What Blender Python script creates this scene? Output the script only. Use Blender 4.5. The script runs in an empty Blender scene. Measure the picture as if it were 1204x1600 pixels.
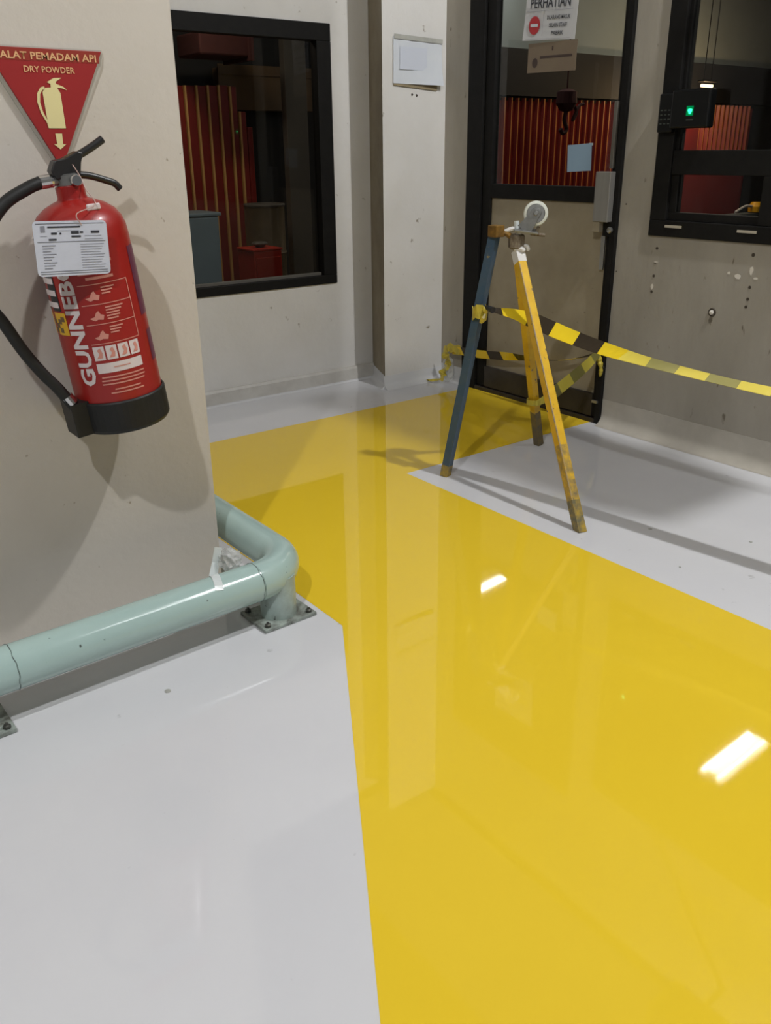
import bpy, bmesh, math, random
from mathutils import Vector, Matrix
random.seed(7)
S = bpy.context.scene
COL = S.collection
PI = math.pi

# ------------------------------------------------------------------ camera
cam = bpy.data.objects.new('camera', bpy.data.cameras.new('camera'))
COL.objects.link(cam)
r_, d_, f_ = ((0.79615517, -0.60502313, -0.00916239), (-0.23924226, -0.30084047, -0.92317829),
              (0.5557878, 0.7371852, -0.3842628))
cam.matrix_world = Matrix(((r_[0], -d_[0], -f_[0], 0), (r_[1], -d_[1], -f_[1], 0), (r_[2], -d_[2], -f_[2], 1.2), (0, 0, 0, 1)))
cam.data.sensor_fit = 'VERTICAL'
cam.data.sensor_height = 36.0
cam.data.sensor_width = 27.09
cam.data.lens = 1357.13 / 1600 * 36.0
cam.data.clip_start = 0.02
S.camera = cam

# ------------------------------------------------------------------ world, exposure
W = bpy.data.worlds.new('world'); S.world = W; W.use_nodes = True
W.node_tree.nodes['Background'].inputs[0].default_value = (0.93, 0.97, 1.0, 1)
W.node_tree.nodes['Background'].inputs[1].default_value = 0.13
S.view_settings.view_transform = 'Standard'
S.view_settings.look = 'None'
S.view_settings.gamma = 1.0
S.view_settings.use_curve_mapping = False
S.view_settings.exposure = 0.14

P_SIDE = 10.0      # second hall lamp beside it, tubes across the hall
P_BAY = 13.0       # added unseen tube lamp that lights the workshop sheets and cladding
# light powers of the lamps built further down
P_NEAR = 262.0      # hall lamp over the tripod, right of the camera
P_LEFT = 245.0      # hall lamp up to the left, behind the camera
P_INNER = 3.0      # tube lamp inside the dark workshop
P_WARM = 13.0       # warm lamps inside the workshop


# ------------------------------------------------------------------ materials
def sr(r, g, b):
    def c(v):
        v /= 255.0
        return v / 12.92 if v <= 0.04045 else ((v + 0.055) / 1.055) ** 2.4
    return (c(r), c(g), c(b), 1)


def mat(name, col, rough=0.5, metal=0.0, spec=0.5, var=0.0, vscale=8.0, col2=None, bump=0.0, bscale=60.0,
        spots=0.0, sscale=40.0, spotcol=(0.05, 0.045, 0.04, 1), coat=0.0, rvar=0.0, thr=0.5, stretch=None):
    m = bpy.data.materials.new(name); m.use_nodes = True
    nt = m.node_tree; N = nt.nodes; L = nt.links
    p = N['Principled BSDF']
    p.inputs['Base Color'].default_value = col
    p.inputs['Roughness'].default_value = rough
    p.inputs['Metallic'].default_value = metal
    p.inputs['Specular IOR Level'].default_value = spec
    p.inputs['Coat Weight'].default_value = coat
    p.inputs['Coat Roughness'].default_value = 0.08
    tc = N.new('ShaderNodeTexCoord')
    src = tc.outputs['Object']
    if stretch:
        mp = N.new('ShaderNodeMapping'); mp.inputs['Scale'].default_value = stretch
        L.new(src, mp.inputs['Vector']); src = mp.outputs['Vector']
    last = None
    if var > 0:
        n = N.new('ShaderNodeTexNoise'); n.inputs['Scale'].default_value = vscale; n.inputs['Detail'].default_value = 7
        n.inputs['Roughness'].default_value = 0.62
        L.new(src, n.inputs['Vector'])
        r = N.new('ShaderNodeMapRange'); r.inputs['From Min'].default_value = thr - 0.18; r.inputs['From Max'].default_value = thr + 0.18
        r.inputs['To Max'].default_value = var
        L.new(n.outputs['Fac'], r.inputs['Value'])
        mx = N.new('ShaderNodeMix'); mx.data_type = 'RGBA'
        mx.inputs['A'].default_value = col
        mx.inputs['B'].default_value = col2 or tuple(c * 0.6 for c in col[:3]) + (1,)
        L.new(r.outputs['Result'], mx.inputs['Factor'])
        last = mx.outputs['Result']
        if rvar:
            r2 = N.new('ShaderNodeMapRange'); r2.inputs['To Min'].default_value = rough; r2.inputs['To Max'].default_value = rough + rvar
            L.new(n.outputs['Fac'], r2.inputs['Value']); L.new(r2.outputs['Result'], p.inputs['Roughness'])
    if spots > 0:
        n2 = N.new('ShaderNodeTexNoise'); n2.inputs['Scale'].default_value = sscale; n2.inputs['Detail'].default_value = 3
        L.new(src, n2.inputs['Vector'])
        r = N.new('ShaderNodeMapRange'); r.inputs['From Min'].default_value = 0.73 - spots * 0.15; r.inputs['From Max'].default_value = 0.79 - spots * 0.15
        L.new(n2.outputs['Fac'], r.inputs['Value'])
        mx = N.new('ShaderNodeMix'); mx.data_type = 'RGBA'
        mx.inputs['A'].default_value = col; mx.inputs['B'].default_value = spotcol
        if last: L.new(last, mx.inputs['A'])
        L.new(r.outputs['Result'], mx.inputs['Factor'])
        last = mx.outputs['Result']
    if last: L.new(last, p.inputs['Base Color'])
    if bump > 0:
        n3 = N.new('ShaderNodeTexNoise'); n3.inputs['Scale'].default_value = bscale; n3.inputs['Detail'].default_value = 4
        L.new(src, n3.inputs['Vector'])
        b = N.new('ShaderNodeBump'); b.inputs['Strength'].default_value = bump; b.inputs['Distance'].default_value = 0.01
        L.new(n3.outputs['Fac'], b.inputs['Height']); L.new(b.outputs['Normal'], p.inputs['Normal'])
    return m


def glow(name, col, strength):
    m = bpy.data.materials.new(name); m.use_nodes = True
    nt = m.node_tree; nt.nodes.remove(nt.nodes['Principled BSDF'])
    e = nt.nodes.new('ShaderNodeEmission'); e.inputs[0].default_value = col; e.inputs[1].default_value = strength
    nt.links.new(e.outputs[0], nt.nodes['Material Output'].inputs[0])
    return m


def glass_mat(name, tint, ior=1.45):
    m = bpy.data.materials.new(name); m.use_nodes = True
    nt = m.node_tree; nt.nodes.remove(nt.nodes['Principled BSDF'])
    t = nt.nodes.new('ShaderNodeBsdfTransparent'); t.inputs[0].default_value = tint
    g = nt.nodes.new('ShaderNodeBsdfGlossy'); g.inputs['Roughness'].default_value = 0.02
    fr = nt.nodes.new('ShaderNodeFresnel'); fr.inputs['IOR'].default_value = ior
    mx = nt.nodes.new('ShaderNodeMixShader')
    ge = nt.nodes.new('ShaderNodeNewGeometry'); fm = nt.nodes.new('ShaderNodeMath'); fm.operation = 'SUBTRACT'; fm.use_clamp = True
    nt.links.new(fr.outputs[0], fm.inputs[0]); nt.links.new(ge.outputs['Backfacing'], fm.inputs[1])   # only the outer face of a pane reflects
    nt.links.new(fm.outputs[0], mx.inputs[0]); nt.links.new(t.outputs[0], mx.inputs[1]); nt.links.new(g.outputs[0], mx.inputs[2])
    nt.links.new(mx.outputs[0], nt.nodes['Material Output'].inputs[0])
    return m


def stripe_mat(name, c1, c2, period):
    m = bpy.data.materials.new(name); m.use_nodes = True
    nt = m.node_tree; N = nt.nodes; L = nt.links; p = N['Principled BSDF']
    p.inputs['Roughness'].default_value = 0.35
    uv = N.new('ShaderNodeUVMap'); sp = N.new('ShaderNodeSeparateXYZ'); L.new(uv.outputs[0], sp.inputs[0])
    a = N.new('ShaderNodeMath'); a.operation = 'MULTIPLY_ADD'; a.inputs[1].default_value = 0.35
    L.new(sp.outputs['Y'], a.inputs[0]); L.new(sp.outputs['X'], a.inputs[2])
    d = N.new('ShaderNodeMath'); d.operation = 'DIVIDE'; d.inputs[1].default_value = period; L.new(a.outputs[0], d.inputs[0])
    fr = N.new('ShaderNodeMath'); fr.operation = 'FRACT'; L.new(d.outputs[0], fr.inputs[0])
    g = N.new('ShaderNodeMath'); g.operation = 'GREATER_THAN'; g.inputs[1].default_value = 0.5; L.new(fr.outputs[0], g.inputs[0])
    mx = N.new('ShaderNodeMix'); mx.data_type = 'RGBA'; mx.inputs['A'].default_value = c1; mx.inputs['B'].default_value = c2
    L.new(g.outputs[0], mx.inputs['Factor']); L.new(mx.outputs['Result'], p.inputs['Base Color'])
    return m


M = {}
M['floor'] = mat('white_epoxy', sr(214, 214, 216), 0.045, var=0.35, vscale=2.2, col2=sr(203, 203, 208), bump=0.010, bscale=3.0, spots=0.12, sscale=22, spotcol=sr(190, 190, 192))
M['yellow_floor'] = mat('yellow_epoxy', sr(236, 201, 50), 0.035, var=0.4, vscale=1.6, col2=sr(231, 194, 46), bump=0.012, bscale=2.6)
M['wall_white'] = mat('whitewashed_plaster', sr(214, 212, 208), 0.7, var=0.55, vscale=3.0, col2=sr(200, 197, 190), bump=0.12, bscale=40, spots=0.10, sscale=17, spotcol=sr(140, 132, 118))
M['wall_cream'] = mat('cream_plaster', sr(196, 189, 178), 0.65, var=0.5, vscale=2.4, col2=sr(184, 176, 163), bump=0.12, bscale=45, spots=0.06, sscale=38, spotcol=sr(150, 138, 120))
M['wall_dirty'] = mat('grimy_plaster', sr(164, 158, 146), 0.65, var=0.8, vscale=3.4, col2=sr(146, 140, 128), bump=0.15, bscale=35, spots=0.25, sscale=26, spotcol=sr(110, 102, 88), stretch=(1, 1.3, .45))
M['skirting'] = mat('skirting_paint', sr(200, 197, 190), 0.45, var=0.7, vscale=6, col2=sr(158, 153, 144), thr=0.55)
M['black'] = mat('black_frame_paint', sr(15, 14, 13), 0.65, spec=0.2, var=0.4, vscale=20, col2=sr(30, 29, 26), bump=0.05)
M['door_panel'] = mat('door_panel_board', sr(158, 148, 126), 0.55, var=0.7, vscale=5, col2=sr(134, 124, 104), spots=0.2, sscale=30, spotcol=sr(120, 110, 92), bump=0.04)
M['rail_dark'] = mat('dark_kick_rail', sr(34, 28, 23), 0.45, var=0.5, vscale=12, col2=sr(60, 54, 48))
M['steel'] = mat('brushed_steel', sr(176, 176, 172), 0.35, 0.9, var=0.4, vscale=30, stretch=(1, 1, 0.05), col2=sr(130, 130, 126))
M['alu'] = mat('grey_lock_metal', sr(160, 158, 152), 0.4, 0.6, var=0.4, vscale=40, stretch=(1, 1, 0.05))
M['chrome'] = mat('chrome', sr(205, 205, 205), 0.15, 1.0)
M['zinc'] = mat('zinc_plate', sr(150, 150, 146), 0.4, 0.8, var=0.5, vscale=60)
M['red'] = mat('gloss_red_enamel', sr(150, 27, 21), 0.36, coat=0.12, var=0.2, vscale=4, col2=sr(138, 22, 18))
M['rubber'] = mat('black_rubber', sr(26, 26, 25), 0.5, spec=.35, var=0.4, vscale=30, col2=sr(36, 36, 34))
M['lever'] = mat('black_lever_plastic', sr(34, 33, 33), 0.35)
M['print_white'] = mat('print_white', sr(214, 202, 200), 0.4)
M['print_pale'] = mat('print_pale', sr(206, 140, 126), 0.4)
M['print_dark'] = mat('print_dark', sr(48, 50, 58), 0.5)
M['print_grey'] = mat('print_grey', sr(130, 132, 142), 0.5)
M['print_yellow'] = mat('print_yellow', sr(214, 166, 30), 0.4)
M['print_purple'] = mat('print_purple', sr(96, 40, 66), 0.4)
M['print_black'] = mat('print_black', sr(26, 26, 30), 0.4)
M['print_red'] = mat('print_red', sr(176, 44, 50), 0.5)
M['sign_red'] = mat('sign_red', sr(152, 34, 34), 0.45, var=0.2, vscale=8)
M['sign_edge'] = mat('sign_edge', sr(176, 172, 160), 0.4)
M['sign_band'] = mat('sign_red_band', sr(142, 46, 34), 0.45)
M['sign_glow'] = mat('sign_luminous_print', sr(222, 210, 152), 0.5)
M['sign_letter'] = mat('sign_letter_print', sr(218, 170, 122), 0.5)
M['tag'] = mat('tag_card', sr(200, 204, 216), 0.35, var=0.2, vscale=20)
M['string'] = mat('clear_string', sr(190, 160, 150), 0.4)
M['paper'] = mat('white_paper', sr(206, 210, 214), 0.6, var=0.35, vscale=12, col2=sr(190, 196, 206))
M['paper_old'] = mat('old_paper_tape', sr(178, 178, 170), 0.5, var=0.6, vscale=25)
M['paper_dim'] = mat('cream_backing_card', sr(146, 132, 104), 0.7, var=0.3, vscale=9)
M['door_paper'] = mat('door_notice_paper', sr(196, 196, 196), 0.5, var=0.2, vscale=9)
M['card_brown'] = mat('brown_card', sr(122, 108, 88), 0.6, var=0.4, vscale=7, col2=sr(106, 88, 76))
M['card_blue'] = mat('pale_blue_paper', sr(138, 164, 186), 0.6)
M['pipe'] = mat('pale_green_gloss_paint', sr(172, 196, 190), 0.16, var=0.35, vscale=6, col2=sr(156, 180, 174), spots=0.14, sscale=45, spotcol=sr(60, 60, 52), coat=0.3, bump=0.03, bscale=30)
M['post'] = mat('scuffed_green_paint', sr(172, 190, 184), 0.35, var=0.8, vscale=18, col2=sr(132, 140, 130), spots=0.3, sscale=50, spotcol=sr(50, 48, 42), bump=0.05)
M['plate'] = mat('scuffed_base_plate', sr(168, 178, 170), 0.45, var=1.0, vscale=28, col2=sr(88, 88, 80), spots=0.35, sscale=60, spotcol=sr(40, 38, 34), bump=0.2)
M['weld'] = mat('cracked_weld', sr(150, 170, 164), 0.5, var=1.0, vscale=60, col2=sr(52, 52, 46), bump=0.4, bscale=120)
M['bolt'] = mat('dirty_bolt', sr(84, 84, 78), 0.45, 0.6)
M['film'] = mat('crumpled_clear_film', sr(214, 216, 212), 0.2, spec=0.7)
M['film'].node_tree.nodes['Principled BSDF'].inputs['Alpha'].default_value = 0.4
M['film2'] = mat('white_adhesive_strip', sr(214, 220, 218), 0.3)
M['blue_leg'] = mat('chipped_blue_paint', sr(54, 82, 108), 0.45, var=0.8, vscale=14, col2=sr(78, 92, 100), spots=0.3, sscale=70, spotcol=sr(150, 132, 84), bump=0.1, bscale=80)
M['yellow_leg'] = mat('chipped_yellow_paint', sr(228, 186, 40), 0.4, var=0.7, vscale=18, col2=sr(206, 156, 30), spots=0.45, sscale=60, spotcol=sr(96, 88, 84), bump=0.12, bscale=80)
M['leg_worn'] = mat('worn_leg_end', sr(104, 100, 78), 0.5, var=1.0, vscale=30, col2=sr(196, 160, 44), spots=0.3, sscale=80, thr=0.58)
M['leg_chipped'] = mat('flaking_yellow_paint', sr(222, 178, 40), 0.45, var=1.0, vscale=34, col2=sr(112, 104, 84), thr=.53, bump=.15, bscale=90)
M['worn_edge'] = mat('bare_metal_edge', sr(150, 138, 128), 0.5, .2, var=1.0, vscale=40, col2=sr(214, 172, 40), thr=.55)
M['leg_rear_worn'] = mat('olive_worn_paint', sr(132, 108, 44), 0.5, var=0.9, vscale=26, col2=sr(84, 80, 66))
M['rust'] = mat('rusty_bracket', sr(140, 104, 34), 0.6, 0.2, var=0.8, vscale=40, col2=sr(74, 52, 28))
M['rust_dark'] = mat('dark_rust', sr(88, 72, 52), 0.6, 0.3, var=0.8, vscale=60, col2=sr(160, 150, 132))
M['rag'] = mat('white_rag', sr(218, 216, 212), 0.8)
M['wheel'] = mat('white_nylon_wheel', sr(206, 208, 196), 0.35)
M['tape'] = stripe_mat('hazard_tape', sr(232, 200, 30), sr(50, 40, 26), 0.205)
M['tape_back'] = stripe_mat('hazard_tape_reverse', sr(206, 190, 70), sr(128, 122, 60), 0.205)
M['tape_pale'] = stripe_mat('hazard_tape_pale', sr(228, 208, 84), sr(158, 150, 88), 0.205)
M['tape_plain'] = mat('olive_yellow_tape', sr(206, 184, 56), 0.35, var=0.9, vscale=26, col2=sr(150, 138, 56))
M['glass'] = glass_mat('window_glass', (0.90, 0.91, 0.90, 1))
M['inner_dark'] = mat('dark_workshop_paint', sr(34, 33, 31), 0.7, var=0.5, vscale=2)
M['inner_grey'] = mat('pale_grey_cladding', sr(150, 157, 151), 0.7, var=0.3, vscale=3)
M['beam'] = mat('dark_beam_paint', sr(26, 25, 25), 0.6, var=0.5, vscale=3)
M['inner_red'] = mat('red_sheet_paint', sr(148, 42, 32), 0.45, var=0.5, vscale=3, col2=sr(120, 34, 28))
M['inner_plum'] = mat('plum_red_paint', sr(128, 36, 36), 0.5, var=0.4, vscale=3)
M['rib_orange'] = mat('orange_rib_edge', sr(226, 142, 70), 0.4, var=0.4, vscale=5)
M['gold'] = mat('gold_edge', sr(238, 188, 116), 0.4, var=0.3, vscale=6)
M['redbox'] = mat('red_cabinet_paint', sr(196, 50, 30), 0.45, var=0.3, vscale=6)
M['drum'] = mat('dull_drum', sr(96, 84, 60), 0.5, var=0.6, vscale=8)
M['bin'] = mat('slate_plastic', sr(92, 104, 108), 0.5, var=0.3, vscale=6)
M['column'] = mat('grey_column_paint', sr(96, 92, 84), 0.6, var=0.3, vscale=4)
M['carton'] = mat('brown_carton', sr(110, 88, 60), 0.7, var=0.3, vscale=5)
M['device'] = mat('black_device_plastic', sr(9, 10, 10), 0.4, spec=.3)
M['key'] = mat('keypad_print', sr(70, 76, 72), 0.4)
M['led'] = glow('green_led', (0.02, 1.0, 0.25, 1), 4.0)
M['led_dim'] = glow('green_led_glow', (0.0, 0.22, 0.06, 1), 0.9)
M['pale_strip'] = mat('pale_putty_strip', sr(176, 168, 150), 0.6)
M['hole'] = mat('drill_hole_dark', sr(70, 62, 52), 0.8)
M['putty'] = mat('white_putty', sr(214, 208, 196), 0.8)
M['tube'] = glow('fluorescent_tube', (0.95, 0.98, 1.0, 1), 24.0)
M['warm_tube'] = glow('warm_tube', (1.0, 0.66, 0.32, 1), 5.0)
M['lamp_body'] = mat('white_lamp_housing', sr(214, 214, 210), 0.4)
M['coat_dark'] = mat('dark_red_cloth', sr(70, 30, 26), 0.8, var=0.5, vscale=20)


# ------------------------------------------------------------------ helpers
def mk(name, bm, m, parent=None, smooth=False, bevel=0.0):
    """link a bmesh given in world coordinates as one object under parent"""
    bmesh.ops.recalc_face_normals(bm, faces=bm.faces)
    if parent is not None:
        bm.transform(wm(parent).inverted())
    if smooth:
        for e in bm.edges:
            if len(e.link_faces) == 2 and e.calc_face_angle(0) > .75: e.smooth = False
    me = bpy.data.meshes.new(name)
    bm.to_mesh(me); bm.free()
    for mm in (m if isinstance(m, (list, tuple)) else [m]):
        me.materials.append(mm)
    if smooth:
        for p in me.polygons: p.use_smooth = True
    o = bpy.data.objects.new(name, me); COL.objects.link(o)
    if parent is not None: o.parent = parent
    if bevel > 0:
        b = o.modifiers.new('bevel', 'BEVEL'); b.width = bevel; b.segments = 2; b.limit_method = 'ANGLE'; b.angle_limit = 0.6
    return o


def wm(o):
    m = o.matrix_basis.copy()
    while o.parent is not None:
        o = o.parent; m = o.matrix_basis @ m
    return m


def tag(o, label, cat=None, group=None, kind=None):
    o['label'] = label
    if cat: o['category'] = cat
    if group: o['group'] = group
    if kind: o['kind'] = kind
    return o


def thing(name, label, cat, loc, rot=None, group=None):
    o = bpy.data.objects.new(name, None); COL.objects.link(o)
    o.location = loc
    o.empty_display_size = 0.1
    if rot: o.rotation_euler = rot
    bpy.context.view_layer.update()
    return tag(o, label, cat, group)


def rebase(o, loc):
    """give a top-level mesh its origin at loc (its base)"""
    loc = Vector(loc)
    o.data.transform(Matrix.Translation(-loc)); o.location = loc
    return o


def struct(name, bm, m, label, parent=None, **k):
    o = mk(name, bm, m, parent, **k)
    o['kind'] = 'structure'
    o['label'] = label
    return o


def box(bm, lo, hi, Mx=None, mi=0):
    x0, y0, z0 = lo; x1, y1, z1 = hi
    cs = [(x0, y0, z0), (x1, y0, z0), (x1, y1, z0), (x0, y1, z0), (x0, y0, z1), (x1, y0, z1), (x1, y1, z1), (x0, y1, z1)]
    v = [bm.verts.new((Mx @ Vector(c)) if Mx else c) for c in cs]
    for f in ((0, 3, 2, 1), (4, 5, 6, 7), (0, 1, 5, 4), (1, 2, 6, 5), (2, 3, 7, 6), (3, 0, 4, 7)):
        fc = bm.faces.new([v[i] for i in f]); fc.material_index = mi
    return bm


def nb(): return bmesh.new()


def bx(lo, hi, Mx=None): return box(nb(), lo, hi, Mx)


def frame_of(d, hint=Vector((0, 0, 1))):
    d = d.normalized()
    if abs(d.dot(hint)) > 0.98: hint = Vector((1, 0, 0))
    u = d.cross(hint).normalized(); v = u.cross(d).normalized()
    return u, v


def tube(bm, pts, r, n=16, cap=True, closed=False):
    pts = [Vector(p) for p in pts]
    rs = r if isinstance(r, (list, tuple)) else [r] * len(pts)
    rings = []
    u = None
    for i, p in enumerate(pts):
        d = (pts[min(i + 1, len(pts) - 1)] - pts[max(i - 1, 0)]).normalized()
        if u is None: u, v = frame_of(d)
        else:
            u = (u - d * u.dot(d)).normalized(); v = u.cross(d).normalized()
        rings.append([bm.verts.new(p + (u * math.cos(2 * PI * k / n) + v * math.sin(2 * PI * k / n)) * rs[i]) for k in range(n)])
    for a, b in zip(rings, rings[1:]):
        for k in range(n):
            bm.faces.new((a[k], a[(k + 1) % n], b[(k + 1) % n], b[k]))
    if cap:
        bm.faces.new(rings[0]); bm.faces.new(rings[-1])
    return bm


def lathe(bm, prof, n=40, Mx=None):
    rings = []
    for r, z in prof:
        ring = []
        for k in range(n):
            p = Vector((r * math.cos(2 * PI * k / n), r * math.sin(2 * PI * k / n), z))
            ring.append(bm.verts.new(Mx @ p if Mx else p))
        rings.append(ring)
    for a, b in zip(rings, rings[1:]):
        for k in range(n): bm.faces.new((a[k], a[(k + 1) % n], b[(k + 1) % n], b[k]))
    bm.faces.new(rings[0]); bm.faces.new(rings[-1])
    return bm


def prism(bm, poly, ext):
    ext = Vector(ext)
    a = [bm.verts.new(Vector(p)) for p in poly]; b = [bm.verts.new(Vector(p) + ext) for p in poly]
    bm.faces.new(a); bm.faces.new(b)
    n = len(a)
    for i in range(n): bm.faces.new((a[i], a[(i + 1) % n], b[(i + 1) % n], b[i]))
    return bm


def smoothpath(pts, k=8):
    pts = [Vector(p) for p in pts]
    P = [pts[0] * 2 - pts[1]] + pts + [pts[-1] * 2 - pts[-2]]
    out = []
    for i in range(1, len(P) - 2):
        p0, p1, p2, p3 = P[i - 1:i + 3]
        for j in range(k):
            t = j / k
            out.append(0.5 * ((2 * p1) + (p2 - p0) * t + (2 * p0 - 5 * p1 + 4 * p2 - p3) * t * t + (3 * p1 - p0 - 3 * p2 + p3) * t ** 3))
    out.append(pts[-1])
    return out


def text_bm(s, size, bold=0.0, align='CENTER', mono=1.0):
    cu = bpy.data.curves.new('t', 'FONT'); cu.body = s; cu.size = size; cu.offset = bold * size
    cu.align_x = align; cu.align_y = 'CENTER'; cu.resolution_u = 2; cu.space_character = mono
    ob = bpy.data.objects.new('t', cu); COL.objects.link(ob)
    bpy.context.view_layer.update()
    me = bpy.data.meshes.new_from_object(ob.evaluated_get(bpy.context.evaluated_depsgraph_get()))
    bm = nb(); bm.from_mesh(me)
    bpy.data.objects.remove(ob); bpy.data.curves.remove(cu); bpy.data.meshes.remove(me)
    return bm


def fit_bm(bm, w, h):
    """scale flat text to a width and height, centred"""
    xs = [v.co.x for v in bm.verts]; ys = [v.co.y for v in bm.verts]
    cx, cy = (min(xs) + max(xs)) / 2, (min(ys) + max(ys)) / 2
    sx, sy = w / (max(xs) - min(xs)), h / (max(ys) - min(ys))
    for v in bm.verts: v.co = Vector(((v.co.x - cx) * sx, (v.co.y - cy) * sy, 0))
    return bm


def merge(dst, src):
    me = bpy.data.meshes.new('tmp'); src.to_mesh(me); src.free(); dst.from_mesh(me); bpy.data.meshes.remove(me)
    return dst


def flat(bm, x0, y0, x1, y1):
    v = [bm.verts.new((x0, y0, 0)), bm.verts.new((x1, y0, 0)), bm.verts.new((x1, y1, 0)), bm.verts.new((x0, y1, 0))]
    bm.faces.new(v)
    return bm


def plane_basis(origin, xdir, ydir):
    x = Vector(xdir).normalized(); y = Vector(ydir); y = (y - x * y.dot(x)).normalized(); z = x.cross(y)
    return Matrix(((x.x, y.x, z.x, origin[0]), (x.y, y.y, z.y, origin[1]), (x.z, y.z, z.z, origin[2]), (0, 0, 0, 1)))


def ribbon(path, wdirs, width, thick=0.0012, uoff=0.0):
    """a thin solid strip with u = metres along it, v = metres across it"""
    bm = nb(); uvl = bm.loops.layers.uv.new('UVMap')
    n = len(path); L = [uoff]
    for a, b in zip(path, path[1:]): L.append(L[-1] + (b - a).length)
    rows = []
    for i, p in enumerate(path):
        d = (path[min(i + 1, n - 1)] - path[max(i - 1, 0)]).normalized()
        w = wdirs[i] if isinstance(wdirs, list) else Vector(wdirs)
        w = (w - d * w.dot(d)).normalized(); nn = d.cross(w)
        wd = width[i] if isinstance(width, list) else width
        rows.append([bm.verts.new(p + w * s * wd / 2 + nn * q * thick / 2) for s, q in ((-1, 1), (1, 1), (1, -1), (-1, -1))])
    vv = (0, 0.05, 0.05, 0)
    for i in range(n - 1):
        for k in range(4):
            k2 = (k + 1) % 4
            f = bm.faces.new((rows[i][k], rows[i][k2], rows[i + 1][k2], rows[i + 1][k]))
            for lp, uu, kk in zip(f.loops, (L[i], L[i], L[i + 1], L[i + 1]), (k, k2, k2, k)): lp[uvl].uv = (uu, vv[kk])
    bm.faces.new(rows[0]); bm.faces.new(rows[-1])
    return bm


def lin(a, b, t): return Vector(a) + (Vector(b) - Vector(a)) * t


# ================================================================== STRUCTURE
XW, YW = 3.184, 3.968          # wall with the door, wall with the left window
TH = 0.14

# floor: one slab, yellow walkway paint as a raised coat on it
fl = struct('floor', bx((-6, -5, -0.12), (11.5, 6.2, 0.0)), M['floor'], 'glossy white epoxy floor')
bm = nb()
yp = [(-0.10, -0.285), (0.53, 0.728), (1.153, 1.730), (1.158, 2.10), (1.158, 3.428), (3.10, 3.432), (3.19, 3.432), (3.19, 2.585), (2.046, 2.572), (2.046, -0.9)]
prism(bm, [(x, y, -0.01) for x, y in yp], (0, 0, 0.0108))
o = mk('walkway_paint', bm, M['yellow_floor'], fl); o['label'] = 'glossy yellow painted walkway leading to the door'
for (x, y, r) in ((0.6435, 1.733, 0.006), (2.35, 1.62, 0.005), (2.52, 1.35, 0.004), (2.18, 1.38, 0.003)):
    bm = nb(); prof = [(r * 1.5, -0.001), (r * 1.2, 0.002), (r * 0.5, 0.003)]
    lathe(bm, prof, 8, Matrix.Translation((x, y, 0)))
    mk('grit_speck', bm, M['paper_old'], fl)


def wall_cells(bm, axis, p0, p1, us, zs, holes):
    for i in range(len(us) - 1):
        for j in range(len(zs) - 1):
            if (i, j) in holes: continue
            if axis == 'Y': box(bm, (us[i], p0, zs[j]), (us[i + 1], p1, zs[j + 1]))
            else: box(bm, (p0, us[i], zs[j]), (p1, us[i + 1], zs[j + 1]))
    bmesh.ops.remove_doubles(bm, verts=bm.verts, dist=1e-5)
    # drop the inner faces shared by two cells
    seen = {}
    for f in bm.faces:
        key = tuple(sorted(v.index for v in f.verts)); seen.setdefault(key, []).append(f)
    bm.verts.index_update()
    seen = {}
    for f in list(bm.faces):
        key = frozenset(v.index for v in f.verts); seen.setdefault(key, []).append(f)
    bmesh.ops.delete(bm, geom=[f for fs in seen.values() if len(fs) > 1 for f in fs], context='FACES')
    return bm


HT = 2.9
wl = struct('wall_left', wall_cells(nb(), 'Y', YW, YW + TH, [-4, 1.60, 2.68, XW + TH], [0, 0.548, 1.768, HT], {(1, 1)}), M['wall_white'],
            'whitewashed wall with the dark workshop window')
wr = struct('wall_right', wall_cells(nb(), 'X', XW, XW + TH, [-4, 0.70, 2.366, 2.531, 3.497, YW], [-0.0, 0.862, 2.02, 2.20, HT], {(1, 1), (3, 0), (3, 1), (3, 2)}), M['wall_dirty'],
            'grimy plaster wall with the black door and window')

# far pillar in the corner and near pillar that carries the extinguisher
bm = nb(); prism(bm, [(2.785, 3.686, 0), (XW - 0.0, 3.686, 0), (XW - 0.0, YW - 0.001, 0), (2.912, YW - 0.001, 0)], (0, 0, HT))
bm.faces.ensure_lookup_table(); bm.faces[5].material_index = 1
pf = mk('wall_corner', bm, [M['wall_white'], mat('grime_and_shade_plaster', sr(140, 130, 108), .7, var=.8, vscale=6, col2=sr(116, 102, 80))]); tag(pf, 'narrow whitewashed pillar in the far corner beside the door', kind='structure')  # left side face: brown grime, with its shade also put into the colour
bm = bx((-1.6, 2.15, 0), (1.012, 2.62, 3.2))
pn = mk('wall_front', bm, M['wall_cream'], bevel=0.012); tag(pn, 'cream plastered pillar in the foreground at the left', kind='structure')

# skirting ledge along the left wall, coved white paint at the foot of the other walls
bm = nb(); prism(bm, [(-3, YW, 0.0), (-3, YW - 0.022, 0.0), (-3, YW - 0.022, 0.070), (-3, YW - 0.014, 0.082), (-3, YW, 0.082)], (5.915, 0, 0))
struct('baseboard_left', bm, M['skirting'], 'worn grey skirting along the left wall')


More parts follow.
